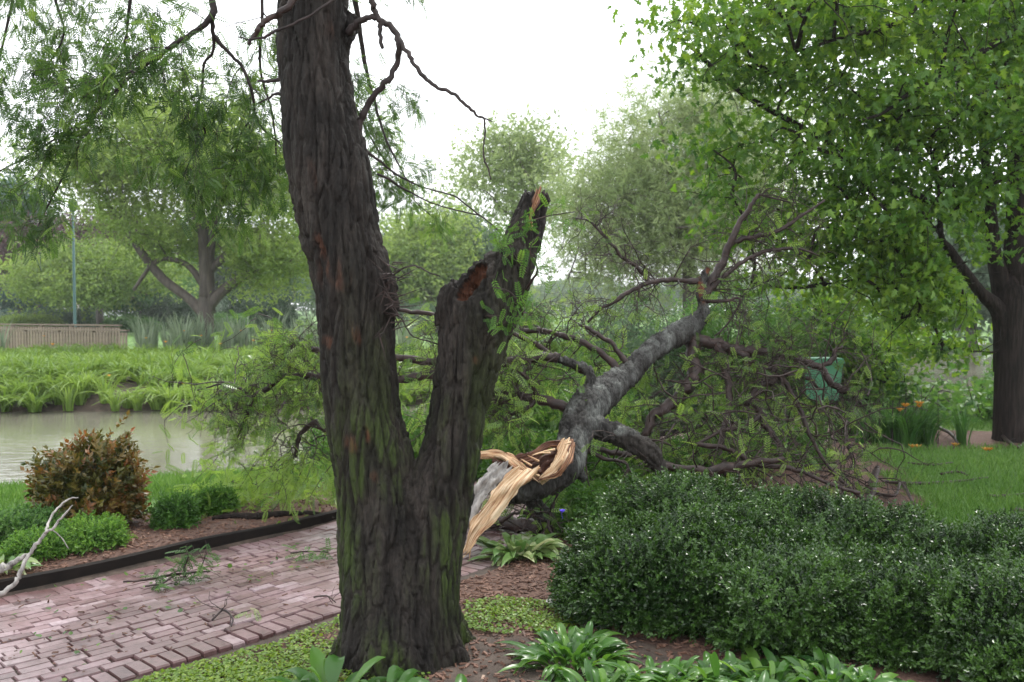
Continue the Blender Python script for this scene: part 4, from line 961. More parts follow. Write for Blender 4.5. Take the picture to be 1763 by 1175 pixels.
# ------------------------------------------------------------------ trees of the background
def crown_tree(name, label, cat, base, h_fork, trunk_r, ells, nclump, nleaf, tmpl, size, mat, bark='bark_far', group=None, limbs=None,
               sig=.16, flat=.55, droop=.3, lean=(0, 0), tints=.2, wr=.35, seed=0, top=None, up=.6, twn=3, tintm=.5, keep=None):
    """trunk, limbs that reach every clump of the crown, and leaves gathered in clumps.  ells: [(cx,cy,cz,rx,ry,rz)]"""
    r = np.random.default_rng(seed + 100)
    bz = hz(base[0], base[1]); b = A(base[0], base[1], bz - .05)
    t = thing(name, label, cat, (base[0], base[1], bz), group)
    fork = b + A(lean[0], lean[1], h_fork)
    tr = Acc()
    topz = top if top else max(e[2] for e in ells)
    tip = A(fork[0] + lean[0], fork[1] + lean[1], topz)
    flare = [1.45, 1.12, 1.0, .96, .92]
    pts = [b + (fork - b) * q for q in (0, .06, .2, .6, 1)]
    pt = catmull(pts, 4); rr = np.interp(np.linspace(0, 1, len(pt)), [0, .06, .25, .6, 1], flare) * trunk_r
    e_ = unit(fork - b + A(lean[0], lean[1], 0)); pt = np.concatenate([pt, [fork + e_ * trunk_r * .8, fork + e_ * trunk_r * 1.8]]); rr = np.concatenate([rr, [trunk_r * .78, trunk_r * .4]]); tr.tube(pt, rr, 18)
    tr.build('trunk', M[bark], t, True)
    lb = Acc()
    mt = crooked(fork, tip - fork, np.linalg.norm(tip - fork), 8, .08, 0); lb.tube(mt, np.linspace(trunk_r * .85, trunk_r * .15, len(mt)), 10)
    nodes = list(mt)
    for L_ in (limbs or []):
        pp = catmull([P(a, b_, d) for a, b_, d, q in L_], 5); rad = np.interp(np.linspace(0, 1, len(pp)), np.linspace(0, 1, len(L_)), [q / F * d for a, b_, d, q in L_])
        lb.tube(pp, rad, 9); nodes += list(pp[2:])
    vol = np.array([e[3] * e[4] * e[5] for e in ells]); pick = r.choice(len(ells), nclump, p=vol / vol.sum())
    E = np.array(ells)[pick]; dirv = unit(r.normal(size=(nclump, 3))); rad = r.random(nclump) ** (wr)
    C_ = E[:, :3] + dirv * rad[:, None] * E[:, 3:]
    order = np.argsort(np.linalg.norm(C_ - fork, axis=1))
    nd = np.array(nodes)
    for k in order:
        c = C_[k]; q = nd[np.argmin(np.linalg.norm(nd - c, axis=1) + .8 * np.maximum(nd[:, 2] - c[2] + .3, 0))]
        L_ = np.linalg.norm(c - q)
        mid = (q + c) / 2 + r.normal(size=3) * L_ * .1 + A(0, 0, L_ * .08)
        pp = catmull([q, mid, c], 4); r0 = min(.018 * L_ + .012, trunk_r * .5); lb.tube(pp, np.linspace(r0, r0 * .35, len(pp)), 6, .5, False)
        nd = np.concatenate([nd, pp[3:]])
        for _ in range(twn):
            p2 = crooked(pp[-2], r.normal(size=3) + A(0, 0, -.1), sig * 4 * (.5 + r.random()), 4, .3, .1); lb.tube(p2, np.linspace(r0 * .3, r0 * .1, len(p2)), 4, .5, False)
    lb.build('branches', M[bark], t, True)
    n = nleaf; ci = r.integers(0, nclump, n); cs = (.6 + .8 * r.random(nclump)) * sig * 2
    q = r.normal(size=(n, 3)) * A(1, 1, flat); q = q / np.maximum(1, np.linalg.norm(q, axis=1, keepdims=True) / 1.9)
    pos = C_[ci] + q * cs[ci][:, None]
    ct = r.normal(size=nclump) * .16
    if keep is not None:
        m = keep(pos); pos = pos[m]; ci = ci[m]; n = len(pos)
    nr = r.normal(size=(n, 3)) * .55 + A(0, 0, up); dr = r.normal(size=(n, 3)) + A(0, 0, -droop)
    f = Acc(); f.inst(tmpl, pos, basis(dr, nr), size * (.65 + .7 * r.random(n)), np.clip(tintm + ct[ci] + r.normal(size=n) * tints, 0, 1))
    f.build('crown', M[mat], t)
    return t
def ell(px_, py_, d, rx, rz, ry=None):
    c = P(px_, py_, d); return (c[0], c[1], c[2], rx / F * d, ry if ry else rx / F * d, rz / F * d)
SPR = t_spray(8, .5, .2, 1); SPR_W = t_spray(12, .9, .07, 2, 2.2, .8); SPR_L = t_spray(9, .6, .17, 3, .6, .4)

# big maple on the right; its crown is open round the trunk and the lowest limb
def maple_keep(pos):
    a_, b_, d_ = project(pos)
    return ~(((b_ > 600) & (a_ < 1470)) | ((a_ > 1690) & (b_ > 450) & (b_ < 760) & (d_ < 11.3)) | ((np.abs(b_ - (400 + (a_ - 1620) * 1.35)) < 26) & (a_ > 1600) & (d_ < 11.2)))
mb = G(1735, 757)
crown_tree('maple_tree', 'tall maple tree with thick dark trunk at the right edge of the lawn', 'tree', (mb[0] + .03, mb[1]), 1.75, .2,
           [ell(1700, 60, 11.2, 420, 330, 1.6), ell(1330, 130, 9.8, 230, 190, .9), ell(1470, 330, 10, 250, 170, 1.0), ell(1640, 260, 9.6, 230, 150, .9), ell(1500, 20, 9.5, 330, 150, 1.0), ell(1560, 490, 10.6, 150, 70, 1.0), ell(1400, 420, 10.6, 160, 110, 1.0), ell(1610, 430, 10.0, 110, 110, .8), ell(1590, 570, 11.6, 110, 60, .8)],
           300, 46000, T_LOB, .086, 'maple', 'bark_dark', sig=.17, flat=.4, droop=.6, tints=.2, wr=.5, seed=1, up=.6, twn=2, tintm=.47, keep=maple_keep,
           limbs=[[(1738, 620, 11.3, 24), (1722, 540, 11.2, 15), (1690, 505, 11.1, 10), (1655, 460, 11, 9), (1635, 430, 11, 8), (1620, 405, 10.9, 5), (1618, 330, 10.7, 4), (1600, 250, 10.5, 3)],
                  [(1738, 640, 11.3, 26), (1732, 520, 11.3, 22), (1712, 440, 11.2, 12), (1705, 350, 11.1, 9), (1695, 260, 11, 7), (1690, 120, 11, 8)],
                  [(1740, 640, 11.3, 27), (1743, 520, 11.3, 23), (1750, 420, 11.2, 20), (1752, 300, 11.2, 16), (1742, 150, 11.2, 12), (1745, 0, 11.2, 12), (1760, -200, 11.2, 8)],
                  [(1763, 40, 10.2, 7), (1690, 90, 9.9, 6), (1620, 130, 9.6, 5), (1560, 165, 9.4, 4), (1520, 195, 9.3, 3), (1480, 208, 9.2, 2)],
                  [(1745, 140, 10.5, 8), (1700, 155, 10.2, 7), (1660, 190, 10, 6), (1640, 205, 10, 4), (1600, 240, 9.8, 3)],
                  [(1600, -20, 9.8, 6), (1560, 30, 9.6, 4.5), (1510, 52, 9.5, 4), (1450, 65, 9.4, 3), (1370, 90, 9.3, 2)],
                  [(1500, 290, 10, 5), (1400, 230, 10.2, 5), (1300, 175, 10.2, 5), (1240, 130, 10.2, 4.5), (1200, 90, 10.2, 3.6), (1165, 65, 10.2, 2)],
                  [(1720, 300, 11, 8), (1620, 350, 10.6, 6), (1500, 290, 10, 5)],
                  [(1600, 370, 10.5, 5), (1590, 470, 10.4, 3.5), (1560, 500, 10.4, 2.5)]])
def locust_keep(pos):
    a_, b_, d_ = project(pos)
    return ~((np.abs(a_ - 358) < 34) & (b_ > 390) & (d_ < 31.2))
# big honey locust across the pond on the left
crown_tree('locust_tree', 'spreading yellow green tree with forked grey trunk across the pond on the left', 'tree', tuple(P(355, 606, 31)[:2]), 1.75, .28,
           [ell(330, 330, 31, 190, 130, 3), ell(170, 300, 31, 120, 60, 2.4), ell(470, 380, 31, 120, 120, 2.4), ell(330, 220, 31, 130, 80, 2.4), ell(440, 440, 31, 100, 45, 2)],
           120, 10500, SPR_L, .24, 'locust_far', 'bark_far', sig=.42, flat=.35, droop=.4, seed=2, up=.9, twn=3,
           keep=locust_keep, lean=(0, 0),
           limbs=[[(356, 545, 31, 11), (322, 512, 31, 8), (280, 480, 31, 8), (240, 430, 31, 7), (205, 375, 31, 6), (180, 350, 31, 4)],
                  [(355, 530, 31, 12), (385, 500, 31, 9), (430, 470, 31, 7), (480, 440, 31, 4)],
                  [(357, 540, 31, 14), (357, 450, 31, 12), (364, 400, 31, 10), (380, 340, 31, 7), (400, 280, 31, 4)], [(358, 430, 31, 8), (335, 370, 31, 6), (300, 310, 31, 4)], [(357, 470, 31, 8), (400, 430, 31, 6), (450, 390, 31, 4)],
                  [(356, 500, 31, 7), (320, 455, 31, 5), (270, 450, 31, 4), (230, 500, 31, 3)]])
crown_tree('small_tree', 'small flat-topped tree forking low behind the footbridge', 'tree', tuple(G(172, 572)[:2]), 1.0, .24,
           [ell(160, 470, 55, 105, 40, 4), ell(110, 490, 55, 60, 30, 3)], 46, 6000, SPR, .42, 'locust_far', 'bark_far', sig=.6, flat=.35, seed=3, limbs=None, tintm=.4)
crown_tree('purple_tree', 'dark purple-leaved tree at the far left behind the small flat-topped tree', 'tree', (-27.5, 62), 1.6, .25,
           [(-27.5, 62, 5.6, 3.4, 2.6, 1.9), (-31, 62, 5.0, 2.6, 2.4, 1.7)], 60, 7000, SPR, .5, 'purple', 'bark_far', sig=.6, flat=.6, seed=4)
crown_tree('blue_spruce', 'blue green conifer at the far left edge', 'tree', (-37, 70), 1.0, .3,
           [(-37, 70, 3.4, 3.6, 3, 2), (-37, 70, 6, 2.8, 2.5, 2), (-37.4, 70, 9, 2.2, 2, 2.2)], 80, 9000, SPR, .5, 'blue_green', 'bark_far', sig=.5, flat=.4, seed=5)
crown_tree('pale_willow', 'pale grey green willow behind the fallen limb', 'tree', tuple(P(1185, 580, 30)[:2]), 2.4, .2,
           [ell(1180, 330, 30, 200, 150, 3), ell(1070, 340, 30, 95, 110, 2), ell(1280, 300, 30, 110, 120, 2), ell(1110, 450, 30, 170, 60, 2.4), ell(1250, 190, 30, 90, 60, 2)],
           150, 11000, SPR_W, .22, 'willow', 'bark_far', sig=.45, flat=.8, droop=1.2, seed=6, up=.5, twn=4,
           limbs=[[(1185, 480, 30, 11), (1186, 430, 30, 10), (1178, 380, 30, 8), (1183, 320, 30, 5)], [(1180, 420, 30, 7), (1160, 370, 30, 6), (1130, 340, 30, 6), (1100, 320, 30, 4)]])
crown_tree('airy_tree', 'pale airy tree with sky showing through above the snapped stem', 'tree', tuple(P(880, 560, 40)[:2]), 3.0, .16,
           [ell(895, 265, 40, 60, 40, 2), ell(850, 320, 40, 50, 40, 2), ell(930, 330, 40, 45, 45, 2)], 46, 1500, SPR_L, .36, 'willow', 'bark_far', sig=.5, flat=.6, seed=7)
crown_tree('round_tree', 'rounded yellow green tree in the distance between the two stems', 'tree', tuple(P(735, 560, 62)[:2]), 2.2, .3,
           [ell(735, 455, 62, 60, 62, 2.6), ell(700, 480, 62, 40, 45, 2.6)], 46, 6000, SPR, .55, 'locust_far', 'bark_far', sig=.7, flat=.7, seed=8)
crown_tree('dark_distant_tree', 'dark green tree behind the snapped stem, right of the rounded yellow one', 'tree', tuple(P(790, 560, 66)[:2]), 2.2, .3,
           [ell(790, 450, 66, 48, 50, 2.6), ell(800, 500, 66, 55, 35, 2.6), ell(785, 410, 66, 24, 24, 1.6)], 52, 7500, SPR, .55, 'grey_green', 'bark_far', sig=.6, flat=.7, seed=9)
crown_tree('young_tree', 'small leafy tree with thin trunk standing on the pond bank', 'tree', tuple(G(1492, 708, -.05)[:2]), .9, .055,
           [ell(1480, 600, 14.3, 95, 60, .9), ell(1420, 560, 14.3, 80, 60, .9), ell(1500, 640, 14.3, 70, 36, .7)], 60, 7000, T_LOB, .075, 'maple', 'bark_dark', sig=.14, flat=.5, seed=10)
for k, (px_, d_, h_, w_, m_, lab) in enumerate([
        (1650, 75, 7.5, 4.5, 'grey_green', 'distant tree with short dark trunk left of the maple trunk, across the pond'),
        (1672, 44.5, 6.5, 3.0, 'grey_green', 'tree on the far pond bank beside the pale road, nearest the maple trunk'),
        (1560, 90, 8.0, 6.0, 'under', 'distant leafy tree behind the orange bench'),
        (245, 75, 5.5, 3.5, 'under', 'distant tree with dark trunk right of the small flat-topped tree'),
        (400, 90, 9, 6, 'dark_green', 'dark distant tree behind the spreading tree across the pond'),
        (560, 85, 8, 5, 'under', 'distant green tree hidden partly behind the tall stem'),
        (640, 70, 6.5, 4, 'grey_green', 'distant grey green tree left of the rounded yellow one')]):
    b_ = P(px_, 560, d_); zb = hz(b_[0], b_[1])
    crown_tree('distant_tree', lab, 'tree', (b_[0], b_[1]), 2.0, .28, [(b_[0], b_[1], zb + h_ * .6, w_, w_ * .7, h_ * .35)], 36, 3600, SPR, .6, m_, 'bark_far', sig=.75, flat=.6, seed=20 + k)

# ------------------------------------------------------------------ shrubs
def shrub(name, label, cat, base, rx, ry, h, n, tmpls, size, mat, lump=.22, lumps=2.2, seed=0, group=None, shell=.35, stems=14, up=.4, zmin=0.0, tints=.2, bark='twig_dark', tip=0.0, tintm=.42):
    r = np.random.default_rng(seed + 500); x0, y0 = base; z0 = hz(x0, y0)
    t = thing(name, label, cat, (x0, y0, z0), group)
    a = r.random(n) * 2 * math.pi; u = r.random(n) ** 1.25; phi = np.arcsin(np.clip(u, 0, 1))
    dirv = np.stack([np.cos(a) * np.cos(phi) ** .6, np.sin(a) * np.cos(phi) ** .6, np.sin(phi)], 1)
    k = 1 + lump * fbm(dirv * A(rx, ry, h) * lumps / max(.3, min(rx, ry)) * .6 + seed * 3.1, 3, 80 + seed)
    dep = 1 - shell * r.random(n) ** 1.6
    pos = A(x0, y0, z0 + h * .12) + dirv * A(rx, ry, h * .88) * (k * dep)[:, None]
    pos[:, 2] = np.maximum(pos[:, 2], z0 + zmin + r.random(n) * .04)
    nrm = unit(dirv / A(rx, ry, h)); dep = dep + (r.random(n) < .02) * r.random(n) * .22; pos = A(x0, y0, z0 + h * .12) + dirv * A(rx, ry, h * .88) * (k * dep)[:, None]; pos[:, 2] = np.maximum(pos[:, 2], z0 + zmin + r.random(n) * .04); d = nrm * .9 + r.normal(size=(n, 3)) * .55 + A(0, 0, up); nr = nrm * .6 + r.normal(size=(n, 3)) * .5 + A(0, 0, .8)
    cl = noise(pos * 5.5, 90 + seed)
    tint = np.clip(tintm + cl * .22 + (dep > .93) * tip + r.normal(size=n) * tints, 0, 1)
    f = Acc(); hlf = np.arange(n) % len(tmpls)
    for j, T in enumerate(tmpls):
        m = hlf == j; f.inst(T, pos[m], basis(d[m], nr[m]), size * (.7 + .6 * r.random(m.sum())), tint[m])
    f.build('foliage', M[mat], t)
    s = Acc()
    for _ in range(stems):
        e = pos[r.integers(0, n)]; b = A(x0 + r.normal() * rx * .12, y0 + r.normal() * ry * .12, z0 - .03)
        m_ = (b + e) / 2 + A(0, 0, h * .1) + r.normal(size=3) * .03 * h
        pp = catmull([b, m_, b + (e - b) * .93], 4); s.tube(pp, np.linspace(.012 * max(h, .5), .003, len(pp)), 5)
    s.build('stems', M[bark], t, True)
    return t
GB = 'clipped boxwood bushes of the hedge'
for k, (x_, y_, rx_, ry_, h_, n_, lab) in enumerate([
        (.70, 4.86, .42, .46, .43, 11500, 'boxwood bush at the left end of the hedge, nearest the foreground trunk'),
        (1.05, 5.42, .52, .45, .47, 11500, 'tallest boxwood bush at the back left of the hedge, just before the fallen limb'),
        (1.28, 4.58, .46, .48, .40, 12000, 'boxwood bush at the front of the hedge left of the middle'),
        (1.80, 5.35, .56, .46, .42, 12000, 'boxwood bush at the back middle of the hedge below the tangled twigs'),
        (1.90, 4.48, .46, .48, .33, 11000, 'low boxwood bush at the front of the hedge right of the middle'),
        (2.38, 5.15, .46, .46, .33, 9500, 'boxwood bush on the falling right slope of the hedge'),
        (3.0, 5.15, .46, .46, .36, 9000, 'last boxwood bush at the right edge of the picture beside the lawn'),
        (2.35, 3.95, .52, .46, .36, 10000, 'nearest boxwood bush with paler tips in the bottom right corner'),
        (2.75, 4.55, .42, .42, .34, 8000, 'boxwood bush at the right edge between the corner bush and the lawn')]):
    shrub('boxwood', lab, 'shrub', (x_, y_), rx_, ry_, h_, n_, T_SPRIG, .072, 'box', seed=k + 1, group=GB, tip=.35 + .15 * (k == 7), lump=.3, lumps=2.6)
T_BR = t_sprig(9, .38, .28, 7)
b_ = G(118, 940)
shrub('bronze_shrub', 'bronze and green leaved shrub in the mulch bed by the pond', 'shrub', (b_[0] + .02, b_[1] + .25), .28, .25, .54, 3400, [T_BR], .1, 'bronze', lump=.42, lumps=3.2, seed=5, shell=.6, up=.9, tints=.2, tip=.4, tintm=.25)
b_ = G(292, 930); shrub('green_shrub', 'small dark green rounded shrub right of the bronze shrub', 'shrub', (b_[0], b_[1] + .12), .13, .12, .2, 1300, T_SPRIG, .065, 'spirea', lump=.5, seed=6, tip=.1, tintm=.2)
b_ = G(362, 905); shrub('green_shrub', 'small green shrub half under the hanging leaves of the fallen limb', 'shrub', (b_[0], b_[1] + .12), .14, .12, .18, 1300, T_SPRIG, .065, 'spirea', lump=.5, seed=7, tip=.1, tintm=.4)
b_ = G(150, 968); shrub('low_shrub', 'bright green low mound of leaves in front of the bronze shrub', 'shrub', (b_[0], b_[1] + .08), .15, .14, .14, 2000, T_SPRIG, .045, 'spirea', lump=.4, seed=8, tip=.3)
b_ = G(52, 985); shrub('low_shrub', 'bright green low mound of leaves behind the grey stick', 'shrub', (b_[0], b_[1] + .1), .15, .15, .12, 2000, T_SPRIG, .045, 'spirea', lump=.4, seed=9, tip=.3)
b_ = G(-30, 975); shrub('low_shrub', 'dark green mound of leaves at the left edge of the bed', 'shrub', (b_[0], b_[1] + .35), .26, .2, .2, 2500, T_SPRIG, .055, 'under', lump=.4, seed=10, tip=.2)
# understory behind the fallen limb
US = [(985, 12.6, .95, 1.25, 'broad green shrub behind the fallen limb, nearest the snapped stem'), (1070, 13.4, 1.0, 1.9, 'tall green shrub behind the thick part of the fallen limb'),
      (1165, 14.2, 1.1, 1.7, 'green shrub behind the upturned end of the fallen limb'), (1270, 13.6, 1.1, 1.95, 'dense dark shrub behind the drooping branches'),
      (1370, 14.6, 1.0, 1.7, 'green shrub left of the green bin'), (920, 14.6, 1.0, 1.1, 'pale green shrub on the pond bank right of the snapped stem'),
      (1460, 15.6, .8, 1.5, 'leafy shrub behind the green bin'), (1010, 16.5, 1.2, 2.1, 'tall pale shrub filling the gap right of the snapped stem'),
      (1120, 17.0, 1.3, 2.5, 'tall leafy shrub under the pale willow crown, left of the upturned limb')]
for k, (px_, d_, rw, h_, lab) in enumerate(US):
    b_ = P(px_, 600, d_); shrub('bank_shrub', lab, 'shrub', (b_[0], b_[1]), rw, .8, h_, 4200, [SPR], .11, ('under', 'grey_green')[k % 3 == 1], lump=.35, lumps=3, seed=30 + k, shell=.5, tintm=.5, stems=10)
for k, (px_, d_, rw, h_, lab) in enumerate([(1010, 8.6, .5, .42, 'low green shrub under the knot of the fallen limb'), (1120, 8.3, .55, .36, 'low leafy shrub behind the dark drooping stub of the fallen limb'),
        (1215, 8.8, .5, .34, 'low leafy shrub under the tangle of twigs behind the hedge'), (880, 8.9, .55, .5, 'low bright shrub seen between the snapped stem and the torn limb'), (740, 9.4, .7, .5, 'low green shrub seen through the fork of the foreground tree'),
        (620, 10.2, .7, .45, 'low green shrub behind the tall stem by the water'), (1330, 9.6, .5, .35, 'low shrub beneath the twig tangle toward the lawn'), (960, 10.5, .8, .8, 'green shrub behind the path and the fallen limb'), (985, 7.0, .26, .2, 'small dark low plant in the shade under the belly of the fallen limb'), (1035, 6.7, .3, .26, 'low green plant between the fallen limb and the back of the hedge')]):
    b_ = P(px_, 600, d_); shrub('undergrowth_shrub', lab, 'shrub', (b_[0], b_[1]), rw, .45, h_, 2600, [SPR], .07, 'spirea', lump=.4, lumps=3, seed=70 + k, shell=.6, tintm=.3, stems=8)
for k, (px_, py_, w_, h_, m_, lab) in enumerate([
        (105, 570, 2.6, 1.6, 'grey_green', 'pale green shrub behind the footbridge railing'), (40, 575, 2, 1.0, 'locust_far', 'yellow flowered low shrub behind the footbridge at the left edge'),
        (300, 570, 2.2, 2.2, 'dark_green', 'dark evergreen shrub left of the spreading tree trunk'), (450, 572, 2.6, 2.6, 'dark_green', 'dark evergreen shrub right of the spreading tree trunk'),
        (225, 572, 1.6, .8, 'under', 'low round shrub right of the small flat-topped tree'), (395, 576, 1.4, 1.0, 'under', 'low green shrub beside the spreading tree trunk'),
        (20, 560, 4.5, 3.2, 'blue_green', 'dark blue green bush below the conifer at the left edge'),
        (860, 575, 3.0, 2.2, 'under', 'green shrub beyond the pond right of the snapped stem'), (730, 575, 2.6, 1.8, 'grey_green', 'grey green shrub beyond the pond between the two stems')]):
    b_ = G(px_, py_); shrub('far_shrub', lab, 'shrub', (b_[0], b_[1]), w_, w_ * .6, h_, 2600, [SPR], .3, m_, lump=.35, lumps=3, seed=50 + k, shell=.5, stems=5)

# ------------------------------------------------------------------ herbaceous plants
def yaw_R(a, tilt=None):
    n = len(a); ca, sa = np.cos(a), np.sin(a); R = np.zeros((n, 3, 3)); R[:, 0, 0] = ca; R[:, 0, 1] = -sa; R[:, 1, 0] = sa; R[:, 1, 1] = ca; R[:, 2, 2] = 1
    return R
T_BRD = [t_broad(.085, b, 7, .2, .25, k) for k, b in enumerate((.7, 1.1, 1.5))]
def leafy_plant(name, label, px_, py_, rad, size, n, mat, seed, group=None, bend=None, tmpl=None, base=None, tintm=.5):
    r = np.random.default_rng(seed + 900); b = G(px_, py_) if base is None else A(*base, 0); z0 = hz(b[0], b[1])
    a = Acc(); ang = r.random(n) * 2 * math.pi; rr = rad * r.random(n) ** .6
    pos = np.stack([b[0] + np.cos(ang) * rr * .55, b[1] + np.sin(ang) * rr * .55, np.full(n, z0 - .01)], 1)
    yaw = ang - math.pi / 2 + r.normal(size=n) * .5; j = r.integers(0, 3, n)
    sc = size * (.7 + .6 * r.random(n)); sc3 = np.stack([sc * (.8 + .4 * r.random(n)), sc * (.4 + .8 * rr / rad), sc * (1.05 - .35 * rr / rad)], 1)
    for q in range(3):
        m = j == q; a.inst((tmpl or T_BRD)[q], pos[m], yaw_R(yaw[m]) + r.normal(size=(m.sum(), 3, 3)) * .13, sc3[m], np.clip(tintm + r.normal(size=m.sum()) * .22, 0, 1))
    o = a.build(name, M[mat], None, True); me = o.data
    co = np.empty(len(me.vertices) * 3); me.vertices.foreach_get('co', co); co = co.reshape(-1, 3) - A(b[0], b[1], z0); me.vertices.foreach_set('co', co.ravel().astype(np.float32))
    o.location = (b[0], b[1], z0); return tag(o, label, 'plant', group)
GH = 'broad leaved plants in front of the hedge'
FP = [(985, 1140, .26, .31, 46, 'broad leaved green plant standing apart at the left end of the front row'), (1045, 1215, .26, .27, 46, 'broad leaved plant left in the front row, under the left boxwood bush'),
      (1135, 1195, .27, .29, 50, 'glossy broad leaved plant in the front row below the gap in the hedge'), (1230, 1190, .27, .30, 50, 'glossy upright broad leaved plant at the middle of the front row'),
      (1330, 1200, .27, .30, 46, 'broad leaved plant right of the middle of the front row'), (1430, 1200, .27, .30, 42, 'broad leaved plant near the right end of the front row'),
      (1515, 1215, .25, .26, 34, 'last and lowest broad leaved plant at the right end of the front row'), (1100, 1250, .26, .27, 40, 'broad leaved plant cut by the bottom edge below the hedge'), (1290, 1255, .26, .27, 40, 'broad leaved plant at the bottom edge right of centre')]
for k, (a_, b_, r_, s_, n_, lab) in enumerate(FP): leafy_plant('broadleaf_plant', lab, a_, b_, r_ * 1.05, s_ * .62, int(n_ * 3.2), 'hosta', k, GH)
leafy_plant('broadleaf_plant', 'broad leaved plant at the left foot of the split tree trunk', 570, 1215, .2, .26, 30, 'hosta', 21, 'plants at the foot of the trunk')
leafy_plant('broadleaf_plant', 'broad leaved plant against the front of the split tree trunk', 655, 1225, .18, .23, 24, 'hosta', 22, 'plants at the foot of the trunk')
leafy_plant('broadleaf_plant', 'tiny broad leaved plant at the right foot of the split tree trunk', 790, 1230, .12, .16, 12, 'hosta', 23, 'plants at the foot of the trunk')
T_HV = [t_broad(.13, b, 6, .25, .1, k) for k, b in enumerate((.8, 1.2, 1.6))]
leafy_plant('variegated_hosta', 'cream edged hosta beside the path under the torn limb', 893, 955, .22, .22, 110, 'varieg', 31, tmpl=T_HV)
leafy_plant('variegated_hosta', 'cream edged hosta at the left edge of the bed by the broken branch', 8, 1000, .14, .16, 46, 'varieg', 32, tmpl=T_HV)
leafy_plant('leafy_plant', 'small yellowing plant against the left boxwood bush', 950, 930, .12, .2, 16, 'cover', 33)
def clump(acc, base, n, size, spread, r, tm, tint):
    ang = r.random(n) * 2 * math.pi; pos = np.stack([base[0] + np.cos(ang) * spread * r.random(n), base[1] + np.sin(ang) * spread * r.random(n), np.full(n, base[2])], 1)
    sc = size * (.65 + .6 * r.random(n)); s3 = np.stack([sc, sc * (.5 + .9 * r.random(n)), sc], 1)
    acc.inst(tm[r.integers(0, len(tm))], pos, yaw_R(ang - math.pi / 2 + r.normal(size=n) * .6), s3, np.clip(tint + r.normal(size=n) * .2, 0, 1))
T_ST = [t_strap(b, .026) for b in (.7, 1.2, 1.8)]
r_ = np.random.default_rng(5)
ac = Acc(); fl = Acc(); rd = Acc()
def flower(acc, c, s, r):
    n = 6; ang = np.arange(n) * math.pi / 3 + r.random(); d = np.stack([np.cos(ang), np.sin(ang), np.full(n, .9)], 1); acc.inst(t_simple(.25, .05), np.repeat(c[None], n, 0), basis(d, A(0, 0, 1) + d * -.5), np.full(n, s), r.random())
for _ in range(1150):
    x_ = r_.uniform(-17, 5.5); fs = float(far_shore(x_)); y_ = fs - .45 + 9.9 * r_.random() ** 1.3
    if y_ > 28: continue
    z_ = hz(x_, y_); tt = .5 + .3 * float(n2(x_, y_, .6, 2, 3)[0]); clump(ac, (x_, y_, max(z_, WATER + .02)), 34, .62 + .1 * r_.random(), .1, r_, T_ST, tt)
    if r_.random() < .03:
        c = A(x_ + r_.normal() * .2, y_, z_ + .72 + .15 * r_.random()); ac.tube([A(x_, y_, z_), c], [.006, .004], 4, .3, False); flower(fl, c, .06, r_)
tag(ac.build('daylily_bed', M['lily']), 'bright green mass of arching daylily leaves on the far pond bank', 'daylilies', kind='stuff')
for _ in range(200):
    x_ = r_.uniform(-22, -3); y_ = r_.uniform(26.5, 30.2)
    if x_ < -.403 * y_ and r_.random() < .93: continue
    z_ = hz(x_, y_); clump(rd, (x_, y_, z_), 22, 1.0 + .5 * r_.random(), .15, r_, [t_strap(.35, .02)], .5)
    if r_.random() < .12: flower(fl, A(x_, y_, z_ + .9), .07, r_)
tag(rd.build('reeds', M['reed']), 'grey green upright reeds behind the daylilies', 'reeds', kind='stuff')
tag(fl.build('daylily_flowers', M['orange']), 'scattered orange daylily flowers above the far bank planting', 'flowers', kind='stuff')
# garden bed of lilies by the maple
for k, (px_, py_, h_, lab) in enumerate([(1545, 765, .52, 'tall lily clump with orange flowers left of the maple'), (1585, 762, .5, 'dark green lily clump between the orange flowered one and the maple'),
                                       (1500, 760, .45, 'green lily clump at the left of the lily bed'), (1460, 752, .4, 'grey green clump of leaves behind the tangled twigs')]):
    b_ = G(px_, py_); z_ = hz(b_[0], b_[1]); t = thing('lily_clump', lab, 'plant', (b_[0], b_[1], z_), 'lily clumps near the maple'); a = Acc()
    for _ in range(7): clump(a, (b_[0] + r_.normal() * .17, b_[1] + r_.normal() * .12, z_), 26, h_, .08, r_, [t_strap(.5, .024), t_strap(.9, .024)], .25)
    a.build('leaves', M['under'], t)
    st = Acc()
    heads = [(1552, 708), (1560, 700), (1583, 700)] if k == 0 else [(1603, 722), (1622, 724), (1612, 740)] if k == 1 else []
    for hx_, hy_ in heads:
        c = P(hx_, hy_, b_[1]); st.tube([A(b_[0] + r_.normal() * .04, b_[1], z_), (c + A(b_[0], b_[1], z_ + .2)) / 2, c], [.005, .004, .003], 5)
    for _ in range(6):
        c = A(b_[0] + r_.normal() * .2, b_[1], z_ + h_ * (.9 + .5 * r_.random())); st.tube([A(c[0], b_[1], z_), c], [.005, .003], 5)
    st.build('stalks', M['twig_dark'], t)
    if k == 0:
        for hx_, hy_ in heads:
            f = Acc(); c = P(hx_, hy_, b_[1])
            for _ in range(3): flower(f, c + rng.normal(size=3) * .015, .065, r_)
            f.build('flower', M['orange'], t)
